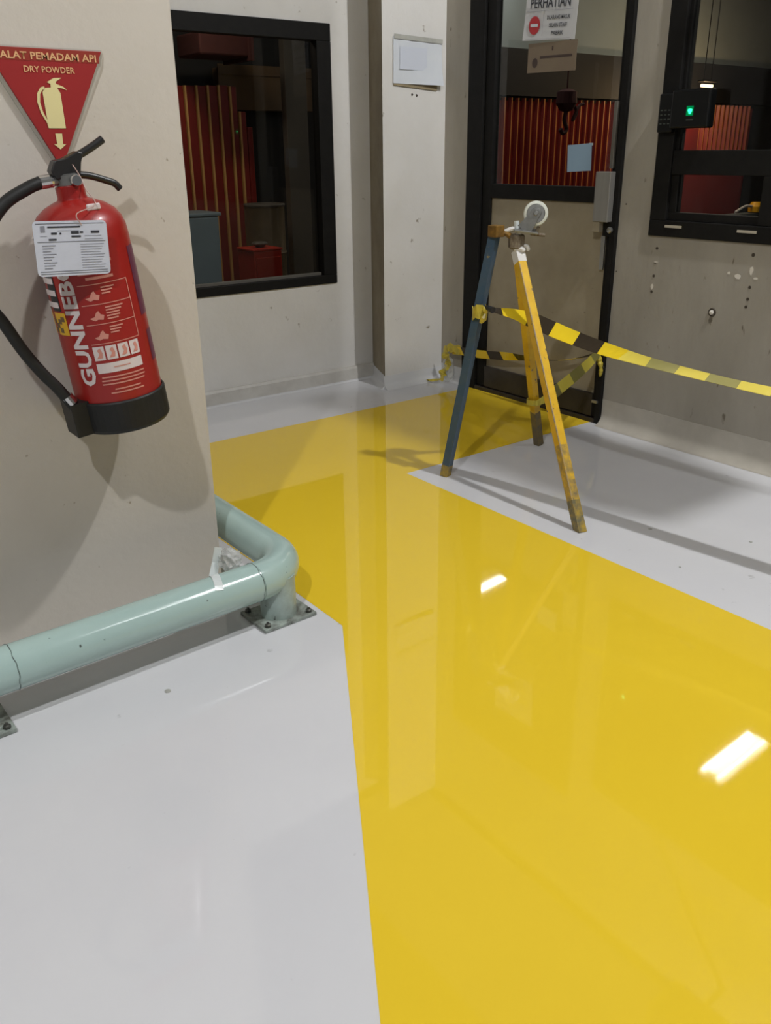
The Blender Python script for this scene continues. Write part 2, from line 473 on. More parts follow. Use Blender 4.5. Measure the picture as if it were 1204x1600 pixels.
def cove(pts, r, h, nrm):
    """coved paint skin: pts run along the foot of a wall, nrm points into the room"""
    bm = nb(); nrm = Vector(nrm)
    prof = [(0.0008, h)]
    prof += [(0.0008 + r * (1 - math.cos(a)), 0.0006 + r * (1 - math.sin(a))) for a in [PI / 2 * k / 7 for k in range(7, -1, -1)]][::-1]
    rows = []
    for p in pts:
        p = Vector(p)
        rows.append([bm.verts.new(p + nrm * a + Vector((0, 0, z))) for a, z in prof] + [bm.verts.new(p + nrm * prof[-1][0] + Vector((0, 0, -0.004))), bm.verts.new(p + Vector((0, 0, -0.004)) - nrm * 0.004), bm.verts.new(p - nrm * 0.004 + Vector((0, 0, h)))])
    for a, b in zip(rows, rows[1:]):
        n = len(a)
        for k in range(n): bm.faces.new((a[k], a[(k + 1) % n], b[(k + 1) % n], b[k]))
    bm.faces.new(rows[0]); bm.faces.new(rows[-1])
    return bm


def cove_prof(r, h):
    return [(0.0015, h)] + [(0.0015 + r - r * math.cos(a), 0.0006 + r - r * math.sin(a)) for a in [PI / 2 * k / 7 for k in range(8)]]


def cove2(p0, p1, nrm, r, h):
    bm = nb(); nrm = Vector(nrm); p0 = Vector(p0); p1 = Vector(p1)
    pr = cove_prof(r, h) + [(-0.004, -0.004), (-0.004, h)]
    prism(bm, [p0 + nrm * a + Vector((0, 0, z)) for a, z in pr], p1 - p0)
    return bm


M['cove_white'] = mat('white_cove_paint', sr(212, 212, 212), 0.12, var=0.3, vscale=8, col2=sr(200, 200, 200))
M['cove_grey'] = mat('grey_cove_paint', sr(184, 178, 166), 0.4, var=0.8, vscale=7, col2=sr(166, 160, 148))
struct('trim_1', cove2((-3, YW - 0.023, 0), (2.91, YW - 0.023, 0), (0, -1, 0), 0.010, 0.011), M['cove_white'], 'white coved paint at the foot of the left wall', smooth=True)
struct('trim_2', cove2((2.78, 3.686, 0), (XW, 3.686, 0), (0, -1, 0), 0.04, 0.072), M['cove_white'], 'white coved paint at the foot of the corner pillar', smooth=True)
nv = Vector((2.785 - 2.912, 3.686 - YW, 0)); nn = Vector((nv.y, -nv.x, 0)).normalized()
if nn.x > 0: nn = -nn
struct('trim_3', cove2((2.785, 3.686, 0), (2.912, YW, 0), nn, 0.03, 0.072), M['cove_white'], 'white coved paint on the side of the corner pillar', smooth=True)
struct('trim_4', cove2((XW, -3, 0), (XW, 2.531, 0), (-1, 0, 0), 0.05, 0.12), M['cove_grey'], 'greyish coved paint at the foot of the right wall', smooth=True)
struct('trim_5', cove2((XW, 3.50, 0), (XW, 3.686, 0), (-1, 0, 0), 0.03, 0.09), M['cove_white'], 'white coved paint between pillar and door frame', smooth=True)

# drill holes, plugs and putty marks on the right wall
for (y, z, r) in ((2.321, .812, .006), (2.3225, .755, .005), (2.323, .70, .006), (2.325, .634, .006), (1.884, .82, .007), (1.879, .70, .006), (1.88, .655, .006), (1.883, .625, .006), (2.52, .70, .003), (2.50, .98, .003)):
    bm = nb(); lathe(bm, [(r * 1.1, -0.002), (r, 0.0015), (r * .4, 0.001)], 10, plane_basis((XW, y, z), (0, 1, 0), (0, 0, 1)) @ Matrix.Scale(-1, 4, (0, 0, 1)))
    mk('drill_hole', bm, M['hole'], wr)
for (y, z, w, h) in ((1.975, .745, .012, .01), (1.935, .735, .024, .02), (1.86, .735, .016, .008), (2.32, .757, .02, .006), (2.325, .655, .012, .02), (1.882, .76, .012, .03)):
    bm = nb(); pts = [(XW + .001, y + w * .6 * math.cos(a) * random.uniform(.7, 1.2), z + h * .6 * math.sin(a) * random.uniform(.7, 1.2)) for a in [2 * PI * k / 9 for k in range(9)]]
    prism(bm, pts, (-0.0025, 0, 0)); mk('putty_patch', bm, M['putty'] if h > .007 else M['wall_cream'], wr)
bm = nb(); lathe(bm, [(.019, -.002), (.016, .004), (.011, .003), (.0105, -.001)], 14, plane_basis((XW, 2.026, .586), (0, 1, 0), (0, 0, 1)) @ Matrix.Scale(-1, 4, (0, 0, 1)))
mk('broken_plug', bm, M['hole'], wr)
bm = nb(); lathe(bm, [(.010, 0), (.009, .008), (.004, .011)], 10, plane_basis((XW, 2.026, .586), (0, 1, 0), (0, 0, 1)) @ Matrix.Scale(-1, 4, (0, 0, 1)))
mk('white_plug', bm, M['putty'], wr)
for dx in (0, .028):
    bm = nb(); lathe(bm, [(.006, 0.0), (.005, .003), (.002, .002)], 8, plane_basis((2.968 + dx, 3.686, 1.452 - dx * .1), (1, 0, 0), (0, 0, 1)))
    mk('screw_hole', bm, M['hole'], pf)

struct('ceiling_hall', bx((-6, -5, 4.9), (XW + TH, 6.2, 5.0)), M['column'], 'dim grey ceiling of the hall')
# workshop shell behind the walls
struct('ceiling', bx((XW, 0.2, HT), (11.5, 6.2, HT + 0.1)), M['inner_dark'], 'dark workshop ceiling')
bm = bx((-4.0, YW, HT), (XW, 6.2, HT + 0.1)); struct('ceiling_rear', bm, M['inner_dark'], 'dark workshop ceiling behind the left window')
bm = nb(); box(bm, (3.75, 5.66, 0), (11.4, 5.76, 1.60)); box(bm, (-4, 5.66, 0), (3.75, 5.76, HT))
struct('wall_workshop', bm, M['inner_dark'], 'dark back wall of the workshop')
bm = bx((3.75, 5.62, 1.93), (11.4, 5.76, HT)); struct('wall_cladding', bm, M['inner_grey'], 'pale grey cladding high on the workshop wall')
bm = bx((3.75, 5.55, 1.60), (11.4, 5.76, 1.94)); struct('trim_6', bm, M['beam'], 'dark beam under the pale grey cladding')
struct('wall_east', bx((11.4, 0.2, 0), (11.5, 6.2, HT)), M['inner_dark'], 'dark end wall of the workshop')
struct('wall_south', bx((XW + TH, 0.2, 0), (11.5, 0.3, HT)), M['inner_dark'], 'dark side wall of the workshop')
struct('wall_west', bx((-4, YW + TH, 0), (-3.9, 6.2, HT)), M['inner_dark'], 'dark west wall of the workshop')
bm = bx((XW + TH, 0.3, 0.0005), (11.4, 5.66, 0.004)); box(bm, (-3.9, YW + TH, 0.0005), (XW + TH, 5.66, 0.004))
struct('floor_workshop', bm, M['inner_dark'], 'dark workshop floor')

# ---------------------------------------------------------------- windows
def bar(lo, hi, name, m, parent, bevel=0.003): return mk(name, bx(lo, hi), m, parent, bevel=bevel)


w1 = thing('window_1', 'black framed fixed window in the whitewashed left wall', None, (2.14, YW, .548)); w1['kind'] = 'structure'
f0, f1 = YW - 0.008, YW + 0.05
bar((1.60, f0, .548), (2.68, f1, .592), 'sill_rail', M['black'], w1)
bar((1.60, f0, 1.692), (2.68, f1, 1.768), 'head_rail', M['black'], w1)
bar((2.598, f0, .592), (2.68, f1, 1.692), 'stile', M['black'], w1)
bar((1.60, f0, .592), (1.67, f1, 1.692), 'stile', M['black'], w1)
bar((1.67, YW + .02, .592), (2.598, YW + .045, .606), 'glazing_bead', M['column'], w1, 0.001)
mk('pane', bx((1.66, YW + .030, .59), (2.61, YW + .034, 1.70)), M['glass'], w1)

w2 = thing('window_2', 'black framed two light window in the grimy right wall', None, (XW, 1.9, .862)); w2['kind'] = 'structure'
x0, x1 = XW - 0.012, XW + 0.05
Yb = 0.70
bar((x0, Yb, .862), (x1, 2.366, .925), 'sill_rail', M['black'], w2)
bar((x0, 2.288, .925), (x1, 2.366, 2.02), 'stile', M['black'], w2)
bar((x0, Yb, 1.96), (x1, 2.288, 2.02), 'head_rail', M['black'], w2)
bar((x0, Yb, .925), (x1, Yb + .08, 1.96), 'stile', M['black'], w2)
bar((x0 + .006, Yb + .08, 1.10), (x1, 2.288, 1.19), 'transom', M['black'], w2)
bar((x0 + .006, 1.80, .925), (x1, 1.885, 1.10), 'mullion', M['black'], w2)
bar((x0 + .016, 1.885, .925), (x1 - .01, 2.288, .957), 'sash_rail', M['black'], w2, .002)
bar((x0 + .016, 2.256, .957), (x1 - .01, 2.288, 1.10), 'sash_stile', M['black'], w2, .002)
bar((x0 + .016, 2.272, 1.19), (x1 - .01, 2.288, 1.96), 'sash_stile', M['black'], w2, .002)
mk('pane', bx((XW + .012, 1.88, .95), (XW + .016, 2.26, 1.10)), M['glass'], w2)
mk('pane', bx((XW + .012, Yb + .07, 1.185), (XW + .016, 2.275, 1.965)), M['glass'], w2)
mk('pane', bx((XW + .012, Yb + .07, .95), (XW + .016, 1.81, 1.10)), M['glass'], w2)
for a, b in ((2.206, 2.286), (1.877, 1.958)):
    o = mk('pale_strip', bx((x0 - .002, a, .898), (x0 + .004, b, .908)), M['pale_strip'], w2); o['label'] = 'pale slotted strip on the black sill'

# ---------------------------------------------------------------- door
d1 = thing('door_1', 'black framed door with glass above and beige panel below', None, (XW, 3.0, 0.0)); d1['kind'] = 'structure'
xa, xb = XW - 0.018, XW + 0.06
bar((xa, 3.392, 0.0), (xb, 3.497, 2.2), 'frame_jamb', M['black'], d1)
bar((xa, 2.531, 0.0), (xb, 2.562, 2.2), 'frame_jamb', M['black'], d1)
bar((xa, 2.562, 2.12), (xb, 3.392, 2.2), 'frame_head', M['black'], d1)
bar((xa + .002, 2.562, 0.0), (xb, 3.392, 0.022), 'threshold', M['rail_dark'], d1, .002)
ya, yb = 2.566, 3.388
lx0, lx1 = XW - 0.004, XW + 0.036
bar((lx0, 3.328, .026), (lx1, yb, 2.116), 'leaf_stile', M['black'], d1)
bar((lx0, ya, .026), (lx1, 2.588, 2.116), 'leaf_stile', M['black'], d1)
bar((lx0, 2.588, .978), (lx1, 3.328, 1.044), 'mid_rail', M['black'], d1)
bar((lx0, 2.588, 2.05), (lx1, 3.328, 2.116), 'top_rail', M['black'], d1)
bar((lx0 - .004, 2.588, .026), (lx1, 3.328, .135), 'bottom_rail', M['rail_dark'], d1)
mk('lower_panel', bx((lx0 + .012, 2.588, .135), (lx1 - .012, 3.328, .978)), M['door_panel'], d1)
mk('pane', bx((XW + .014, 2.585, 1.04), (XW + .018, 3.332, 2.06)), M['glass'], d1)
lk = mk('lock_case', bx((XW - .050, 2.556, .905), (XW - .004, 2.636, 1.108)), M['alu'], d1, bevel=.003); lk['label'] = 'grey metal lock case on the closing edge'
mk('lock_tab', bx((XW - .046, 2.600, .862), (XW - .006, 2.638, .905)), M['door_panel'], lk, bevel=.002)
bm = nb(); lathe(bm, [(.013, 0), (.013, .012), (.008, .014), (.008, .008)], 16, plane_basis((XW - .018, 2.556, .872), (0, 1, 0), (0, 0, 1)) @ Matrix.Scale(-1, 4, (0, 0, 1)))
mk('lock_cylinder', bm, M['steel'], lk)
mk('lock_back', bx((XW - .020, 2.534, .845), (XW - .004, 2.598, .905)), M['black'], lk)
o = mk('strike_plate', bx((XW - .010, 2.590, .70), (XW - .003, 2.612, .845)), M['steel'], d1, bevel=.001); o['label'] = 'bright steel edge plate below the lock'
o = mk('door_closer', bx((XW - .02, 2.575, 1.12), (XW - .004, 2.592, 1.38)), M['column'], d1, bevel=.002); o['label'] = 'grey strip beside the glass'
mk('bottom_bolt', bx((XW - .028, 2.545, .100), (XW - .018, 2.575, .112)), M['steel'], d1)

# ================================================================== LAMPS
def hall_lamp(name, label, loc, along, length, power, tubes=2, colour=(.98, .985, 1.0), width=.10, top=HT, bare=False):
    t = thing(name, label, 'lamp', loc)
    hw = .10 if tubes > 1 else .035
    a = Vector(along).normalized(); s = Vector((-a.y, a.x, 0)); l = Vector(loc)
    B = plane_basis(loc, a, s)
    mk('housing', bx((-length / 2 - .02, -hw, .03), (length / 2 + .02, hw, .03 + hw * .6), B), M['lamp_body'] if tubes > 1 else M['black'], t, bevel=.004)
    for k in range(tubes):
        q = (k - (tubes - 1) / 2) * .12
        bm = nb(); tube(bm, [l + s * q - a * length / 2, l + s * q + a * length / 2], .013, 10)
        mk('tube', bm, M['tube'] if colour[2] > .9 else M['warm_tube'], t)
    for q in (-.35, .35):
        bm = nb(); tube(bm, [l + a * q * length + Vector((0, 0, .03 + hw * .55)), Vector((l.x + a.x * q * length, l.y + a.y * q * length, top))], .005, 6)
        mk('hanger', bm, M['lamp_body'] if tubes > 1 else M['black'], t)
    if bare:      # open tubes shine all round
        ld = bpy.data.lights.new(name + '_light', 'POINT'); ld.shadow_soft_size = .05
    else:
        ld = bpy.data.lights.new(name + '_light', 'AREA'); ld.shape = 'RECTANGLE'; ld.size = length; ld.size_y = width
    ld.energy = power; ld.color = colour
    lo = bpy.data.objects.new('lamp_light', ld); COL.objects.link(lo); lo.parent = t
    lo.matrix_basis = wm(t).inverted() @ (plane_basis((loc[0], loc[1], loc[2] - (.07 if bare else .02)), a, s))
    return t


hall_lamp('tube_lamp', 'twin tube hall lamp overhead near the right wall', (2.75, .55, 3.95), (0, 1, 0), 0.32, P_NEAR, top=4.9, bare=True)
hall_lamp('tube_lamp', 'twin tube hall lamp overhead behind the camera on the left', (-1.3, -.3, 4.0), (0.3, 1, 0), 0.35, P_LEFT, top=4.9, bare=True)
hall_lamp('tube_lamp', 'twin tube lamp under the workshop ceiling beyond the right window', (5.0, 2.53, 2.78), (1, .05, 0), .66, P_INNER)
hall_lamp('tube_lamp', 'twin tube hall lamp overhead with its tubes across the hall', (2.45, -.15, 3.98), (1, 0, 0), 1.2, P_SIDE, top=4.9)
hall_lamp('tube_lamp', 'added unseen twin tube lamp lighting the corrugated sheets and cladding', (7.0, 4.55, 2.80), (1, 0, 0), 1.2, P_BAY, 2, (1, .86, .68))  # added to brighten the pale cladding and the sheets, itself unseen
hall_lamp('tube_lamp', 'single tube lamp under the workshop ceiling near the corrugated sheet', (5.22, 5.27, 2.62), (1, .1, 0), .5, 2.5, 1)
hall_lamp('warm_lamp', 'small warm tube lamp over the corrugated sheets', (7.61, 5.2, 1.714), (1, 0, 0), .16, P_WARM, 1, (1, .66, .34), bare=True)
hall_lamp('warm_lamp', 'added unseen warm tube lamp brightening the red uprights behind the left window', (2.3, 4.75, 2.3), (1, 0, 0), .3, 4.5, 1, (1, .85, .70))  # extra unseen lamp, added to lift the red uprights

# added box, out of view, only there to shade the floor by the door
t = thing('shade_box', 'added unseen grey box on brackets high on the right wall, shading the floor', 'box', (2.68, 1.24, 2.42))
mk('box_body', bx((2.63, .95, 2.42), (2.84, 1.53, 2.66)), M['column'], t, bevel=.004)
mk('box_lid', bx((2.62, .94, 2.66), (2.85, 1.54, 2.68)), M['column'], t)
for yy in (1.02, 1.46): mk('bracket', bx((2.78, yy - .015, 2.68), (XW, yy + .015, 2.70)), M['zinc'], t)

# ================================================================== WORKSHOP CONTENTS
def rib_bm(z0, z1, y, w=.040, d=.024):
    bm = nb(); prism(bm, [(-w / 2, y, z0), (-.0055, y - d, z0), (.0055, y - d, z0), (w / 2, y, z0)], (0, 0, z1 - z0))
    bm.faces.ensure_lookup_table(); bm.faces[3].material_index = 1; return bm


cs = thing('corrugated_screen', 'long red corrugated sheet with orange ribs behind the door glass', 'screen', (5.0, 5.60, 0))
mk('sheet', bx((4.95, 5.585, 0.02), (9.02, 5.60, 1.565)), M['inner_red'], cs)
o = mk('sheet_panel', bx((7.75, 5.55, 0.02), (8.08, 5.586, 1.37)), M['inner_plum'], cs); o['label'] = 'plain plum coloured flat panel'
rib0 = None
k = 0
x = 4.985
while x < 9.0:
    if rib0 is None:
        rib0 = mk('rib', rib_bm(0.02, 1.585, 5.585 - 0), [M['inner_red'], M['rib_orange']], cs)
        rib0.location = (0, 0, 0)
        base = rib0.data; base.transform(Matrix.Translation((5.0, 5.6, 0)) ); base.transform(Matrix.Translation((-5.0, -5.6, 0)))
        rib0.location.x = x
        r = rib0
    else:
        r = rib0.copy(); COL.objects.link(r); r.parent = cs; r.location.x = x
    x += .076
# mk() stored the rib relative to the screen's empty at X = 5, so shift all of them once
tp = mk('plain_guard', bx((7.85, 5.53, .02), (8.9, 5.555, 1.02)), M['inner_plum'], cs); tp['label'] = 'plain dark red lower guard sheet'

for i, (xx, top) in enumerate(((2.345, 1.575), (2.420, 1.575), (2.497, 1.578), (2.574, 1.58), (2.651, 1.582), (2.728, 1.584), (2.805, 1.587), (2.882, 1.590), (2.950, 1.585), (3.010, 1.44))):
    t = thing('red_upright', 'tall red upright with a gold edge, ' + ('leftmost', 'second from the left', 'third from the left', 'fourth from the left', 'fifth from the left', 'fifth from the right', 'fourth from the right', 'third from the right', 'second from the right', 'rightmost')[i] + ' of the gold edged row', 'panel', (xx, 5.52, 0), group='red uprights behind the left window')
    w = .070 if i < 8 else .05
    mk('face', bx((xx - w / 2, 5.49, 0), (xx + w / 2, 5.55, top)), M['inner_red'], t, bevel=.004)
    if i != 7 or True:
        mk('gold_edge', bx((xx - w / 2 - .005, 5.478, 0), (xx - w / 2 + .008, 5.50, top)), M['gold'], t)
t = thing('red_upright', 'shortest plain red upright at the right end of the leaning row', 'panel', (3.055, 5.52, 0))
mk('face', bx((3.040, 5.49, 0), (3.078, 5.55, 1.35)), M['inner_red'], t, bevel=.004)

t = thing('red_cabinet', 'small orange red steel cabinet seen low in the left window', 'cabinet', (2.69, 4.75, 0))
mk('cabinet_body', bx((2.592, 4.70, 0.02), (2.782, 4.9, .655)), M['redbox'], t, bevel=.006)
mk('cabinet_lid', bx((2.586, 4.695, .655), (2.788, 4.905, .668)), M['redbox'], t, bevel=.004)
mk('cabinet_door', bx((2.605, 4.692, .05), (2.770, 4.701, .62)), M['redbox'], t, bevel=.003)
bm = nb(); lathe(bm, [(.02, .668), (.05, .69), (.04, .70), (.01, .702)], 12, Matrix.Translation((2.69, 4.8, 0)))
o = mk('rag_bundle', bm, M['column']); rebase(o, (2.69, 4.8, .668)); tag(o, 'crumpled grey rag lying on the orange red cabinet', 'rag')
t = thing('oil_drum', 'dull brown drum standing behind the orange red cabinet', 'drum', (2.965, 5.2, 0))
bm = nb(); lathe(bm, [(.12, 0), (.128, .01), (.128, .30), (.134, .31), (.128, .32), (.128, .58), (.134, .59), (.128, .60), (.128, .875), (.12, .88)], 28, Matrix.Translation((2.965, 5.2, 0)))
mk('drum_body', bm, M['drum'], t, smooth=True)
bm = nb(); lathe(bm, [(.132, .875), (.134, .885), (.13, .892), (.118, .885)], 28, Matrix.Translation((2.965, 5.2, 0))); mk('drum_rim', bm, M['column'], t)
t = thing('plastic_bin', 'slate grey plastic bin at the left window edge', 'bin', (2.24, 4.75, 0))
bm = nb(); v0 = [(2.13, 4.64), (2.34, 4.64), (2.34, 4.86), (2.13, 4.86)]
a = [bm.verts.new((x, y, 0)) for x, y in v0]; b = [bm.verts.new((2.235 + (x - 2.235) * 1.08, 4.75 + (y - 4.75) * 1.08, .872)) for x, y in v0]
bm.faces.new(a); bm.faces.new(b)
for i in range(4): bm.faces.new((a[i], a[(i + 1) % 4], b[(i + 1) % 4], b[i]))
mk('bin_body', bm, M['bin'], t, bevel=.01)
mk('bin_lid', bx((2.11, 4.62, .872), (2.36, 4.88, .892)), M['bin'], t, bevel=.006)
t = thing('steel_column', 'dim grey steel column inside the left window', 'column', (3.29, 5.3, 0))
mk('column_shaft', bx((3.21, 5.27, 0.01), (3.37, 5.33, HT)), M['column'], t, bevel=.004)
mk('column_foot', bx((3.17, 5.23, 0.004), (3.41, 5.37, .02)), M['column'], t)
t = thing('carton_rack', 'brown carton board fixed high behind the grey column', 'carton', (3.25, 5.6, 1.452))
mk('carton_side', bx((2.90, 5.58, 1.452), (3.61, 5.655, 1.70)), M['carton'], t, bevel=.004)
mk('carton_flap', bx((2.90, 5.572, 1.66), (3.61, 5.58, 1.72)), M['carton'], t)
t = thing('red_duct', 'dim dark red duct box under the workshop ceiling', 'duct', (2.74, 5.2, 1.72))
mk('duct_box', bx((2.55, 5.1, 1.72), (2.88, 5.4, 1.84)), M['coat_dark'], t, bevel=.01)
for xx in (2.6, 2.83):
    bm = nb(); tube(bm, [(xx, 5.25, 1.83), (xx, 5.25, HT)], .008, 6); mk('duct_rod', bm, M['coat_dark'], t)
mk('duct_flange', bx((2.86, 5.08, 1.70), (2.89, 5.42, 1.86)), M['coat_dark'], t)
# hanging cluster behind the door glass
t = thing('hanging_hoist', 'small dark chain hoist hanging behind the door glass', 'hoist', (5.54, 5.0, 1.30))
bm = nb(); tube(bm, [(5.54, 5.0, 1.62), (5.54, 5.0, HT)], .006, 8); mk('chain', bm, M['coat_dark'], t)
bm = nb(); lathe(bm, [(.03, 1.62), (.075, 1.60), (.08, 1.52), (.05, 1.47), (.02, 1.46)], 14, Matrix.Translation((5.54, 5.0, 0))); mk('hoist_body', bm, M['coat_dark'], t)
bm = nb(); tube(bm, smoothpath([(5.54, 5, 1.47), (5.53, 5, 1.40), (5.56, 5, 1.34), (5.52, 5, 1.31), (5.49, 5, 1.34)], 5), .016, 8); mk('hook', bm, M['coat_dark'], t)
bm = nb(); tube(bm, smoothpath([(5.60, 5, 1.55), (5.66, 5, 1.46), (5.62, 5, 1.40), (5.68, 5, 1.50), (5.74, 5, 1.52)], 5), .012, 8); mk('hoist_arm', bm, M['coat_dark'], t)
t = thing('hand_lamp', 'yellow and white hand lamp low in the right window', 'lamp', (8.28, 5.0, .60))
mk('lamp_shelf', bx((8.0, 4.95, .58), (8.6, 5.1, .60)), M['bin'], t)
bm = nb(); lathe(bm, [(.02, .60), (.065, .61), (.07, .66), (.04, .70), (.015, .70)], 14, Matrix.Translation((8.36, 5.0, 0))); mk('lamp_head', bm, M['print_yellow'], t)
bm = nb(); tube(bm, smoothpath([(8.32, 5, .66), (8.20, 5, .67), (8.10, 5, .645), (8.02, 5, .62)], 5), .012, 8); mk('lamp_handle', bm, M['paper'], t)

# ================================================================== PAPERS, SIGN AND DEVICE
B = plane_basis((2.99, 3.684, 1.59), (1, 0, -.01), (0, 0, 1))        # face of the corner pillar
t = thing('wall_notice', 'faded white notice taped to the corner pillar', 'paper', (3.0, 3.682, 1.48))


def sheet(wd, ht, curl, Bx, n=8, th=.0012, lift=.002):
    bm = nb()
    g = []
    for side in (0, 1):
        rows = []
        for j in range(n + 1):
            row = []
            for i in range(n + 1):
                u, v = i / n, j / n
                row.append(bm.verts.new(Bx @ Vector(((u - .5) * wd, (v - .5) * ht, lift + curl(u, v) + (th if side else 0)))))
            rows.append(row)
        g.append(rows)
    for s, rows in enumerate(g):
        for j in range(n):
            for i in range(n):
                q = (rows[j][i], rows[j][i + 1], rows[j + 1][i + 1], rows[j + 1][i])
                bm.faces.new(q if s else q[::-1])
    for e in range(n):
        for a, b in (((0, e), (0, e + 1)), ((n, e), (n, e + 1)), ((e, 0), (e + 1, 0)), ((e, n), (e + 1, n))):
            bm.faces.new((g[0][a[0]][a[1]], g[0][b[0]][b[1]], g[1][b[0]][b[1]], g[1][a[0]][a[1]]))
    return bm


mk('backing_card', sheet(.274, .205, lambda u, v: .001, plane_basis((2.992, 3.684, 1.584), (1, 0, -.065), (.02, 0, 1))), M['paper_dim'], t)
B2 = plane_basis((2.997, 3.684, 1.597), (1, 0, -.01), (0, 0, 1))
mk('notice_sheet', sheet(.300, .200, lambda u, v: .003 + .030 * max(0, u - .15) ** 1.5 * (1 - v) ** 2, B2, 12), M['paper'], t, smooth=True)
mk('tape_strip', sheet(.300, .020, lambda u, v: .006 + .002 * math.sin(u * 20), plane_basis((3.0, 3.683, 1.695), (1, 0, -.03), (0, 0, 1))), M['paper_old'], t)
bm = nb(); flat(bm, -.115, -.050, .055, .048); bm.transform(B2 @ Matrix.Translation((0, .012, .0105)))
mk('faded_print', bm, mat('faded_print', sr(198, 203, 213), .6), t)

# papers stuck on the door glass (seen from the hall side)
DG = plane_basis((XW + .012, 3.0, 1.7), (0, -1, 0), (0, 0, 1))


def dg(y, z): return Vector((-(y - 3.0), z - 1.7, 0))


t = thing('warning_notice', 'white no entry notice taped high on the door glass', 'notice', (XW, 3.0, 1.645))
Bn = plane_basis((XW + .0125, 3.004, 1.785), (0, -1, -.06), (0, -.005, 1))
mk('notice_sheet', sheet(.305, .285, lambda u, v: .0 + .008 * (1 - v) ** 3 * (1 - u), Bn, 8, .001, .0005), M['door_paper'], t)


def put(bm, Bx, x, y, lift=.003):
    bm.transform(Bx @ Matrix.Translation((x, y, lift))); return bm


mk('heading_print', put(fit_bm(text_bm('PERHATIAN', .05, .02), .235, .040), Bn, .0, .002, .010), M['print_dark'], t)
bm = nb(); flat(bm, -.14, -.003, .135, -.0015); flat(bm, -.035, -.10, -.034, -.005); flat(bm, -.135, -.112, .13, -.111)
mk('rule_lines', put(bm, Bn, 0, -.026, .0095), M['print_grey'], t)
bm = nb(); v = [bm.verts.new((-.085 + .034 * math.cos(a), -.058 + .036 * math.sin(a), 0)) for a in [2 * PI * k / 28 for k in range(28)]]; bm.faces.new(v)
mk('no_entry_disc', put(bm, Bn, 0, -.026, .0098), M['print_red'], t)
mk('no_entry_bar', put(flat(nb(), -.107, -.064, -.063, -.052), Bn, 0, -.026, .0108), M['paper'], t)
bm = nb()
for i, (s, w) in enumerate((('DILARANG MASUK', .135), ('SELAIN STAFF', .105), ('PABRIK', .07))):
    q = fit_bm(text_bm(s, .02, .02), w, .016); q.transform(Matrix.Translation((.055, -.030 - i * .030, 0))); merge(bm, q)
mk('body_print', put(bm, Bn, 0, -.026, .0098), M['print_dark'], t)

t = thing('brown_card', 'brown card with dark print under the no entry notice', 'card', (XW, 2.99, 1.515))
Bc = plane_basis((XW + .012, 2.988, 1.575), (0, -1, -.02), (0, 0, 1))
mk('card_sheet', sheet(.288, .118, lambda u, v: 0, Bc, 2, .001, .0003), M['card_brown'], t)
bm = nb(); v = [bm.verts.new((-.098 + .017 * math.cos(a), -.020 + .020 * math.sin(a), 0)) for a in [2 * PI * k / 16 for k in range(16)]]; bm.faces.new(v)
flat(bm, -.07, -.004, .12, .006); flat(bm, .0, .025, .008, .042)
mk('card_print', put(bm, Bc, 0, 0, .0018), mat('card_print', sr(66, 52, 46), .6), t)
t = thing('blue_note', 'pale blue note stuck on the door glass above the rail', 'note', (XW, 2.785, 1.10))
mk('note_sheet', sheet(.140, .112, lambda u, v: .004 * u, plane_basis((XW + .012, 2.786, 1.162), (0, -1, .05), (0, 0, 1)), 4, .001, .0003), M['card_blue'], t)
mk('note_tape', bx((XW + .0085, 2.715, 1.212), (XW + .0105, 2.735, 1.222)), M['film2'], t)

# fingerprint reader on the window frame
t = thing('fingerprint_reader', 'black fingerprint reader with a glowing green mark on the right window', 'reader', (XW - .03, 2.22, 1.265))
mk('reader_case', bx((XW - .055, 2.116, 1.268), (XW - .012, 2.288, 1.405)), M['device'], t, bevel=.008)
mk('keypad_case', bx((XW - .040, 2.285, 1.255), (XW - .012, 2.355, 1.395)), M['device'], t, bevel=.006)
key0 = None
for i in range(3):
    for j in range(4):
        mk('key', bx((XW - .0425, 2.296 + i * .018, 1.285 + j * .016), (XW - .0395, 2.306 + i * .018, 1.289 + j * .016)), M['key'], t)
bm = nb(); v = [(2.198 + .0085 * math.cos(a) * (1 + .35 * math.sin(3 * a)), 1.327 + .012 * math.sin(a) * (1 + .25 * math.cos(2 * a))) for a in [2 * PI * k / 16 for k in range(16)]]
prism(bm, [(XW - .0565, y, z) for y, z in v], (.003, 0, 0)); o = mk('green_mark', bm, M['led'], t); o['label'] = 'bright green glowing hand mark'
mk('green_window', bx((XW - .0560, 2.184, 1.312), (XW - .0535, 2.214, 1.346)), M['led_dim'], t)
mk('caption_strip', bx((XW - .0562, 2.182, 1.296), (XW - .0535, 2.212, 1.300)), M['key'], t)

# triangular fire point sign on the near pillar
YP = 2.150
t = thing('extinguisher_sign', 'red triangular fire point sign pointing down at the extinguisher', 'sign', (.701, YP, 1.16))
tri = [(.574, 1.411), (.8245, 1.411), (.8127, 1.386), (.701, 1.168), (.586, 1.386)]
bm = nb(); prism(bm, [(x, YP - .012, z) for x, z in tri], (0, .011, 0)); pl = mk('sign_plate', bm, M['sign_red'], t, bevel=.001)
bm = nb(); prism(bm, [(.570, YP - .006, 1.4145), (.828, YP - .006, 1.4145), (.8245, YP - .006, 1.3834), (.701, YP - .006, 1.1546), (.5775, YP - .006, 1.3834)], (0, .006, 0)); mk('sign_edge', bm, M['sign_edge'], t)
SB = plane_basis((.701, YP - .0126, 1.29), (1, 0, 0), (0, 0, 1))
mk('sign_band', bx((.581, YP - .0124, 1.386), (.8167, YP - .0115, 1.4102)), M['sign_band'], t)


def spt(bm, x, z): bm.transform(SB @ Matrix.Translation((x - .701, z - 1.29, 0.0008))); return bm


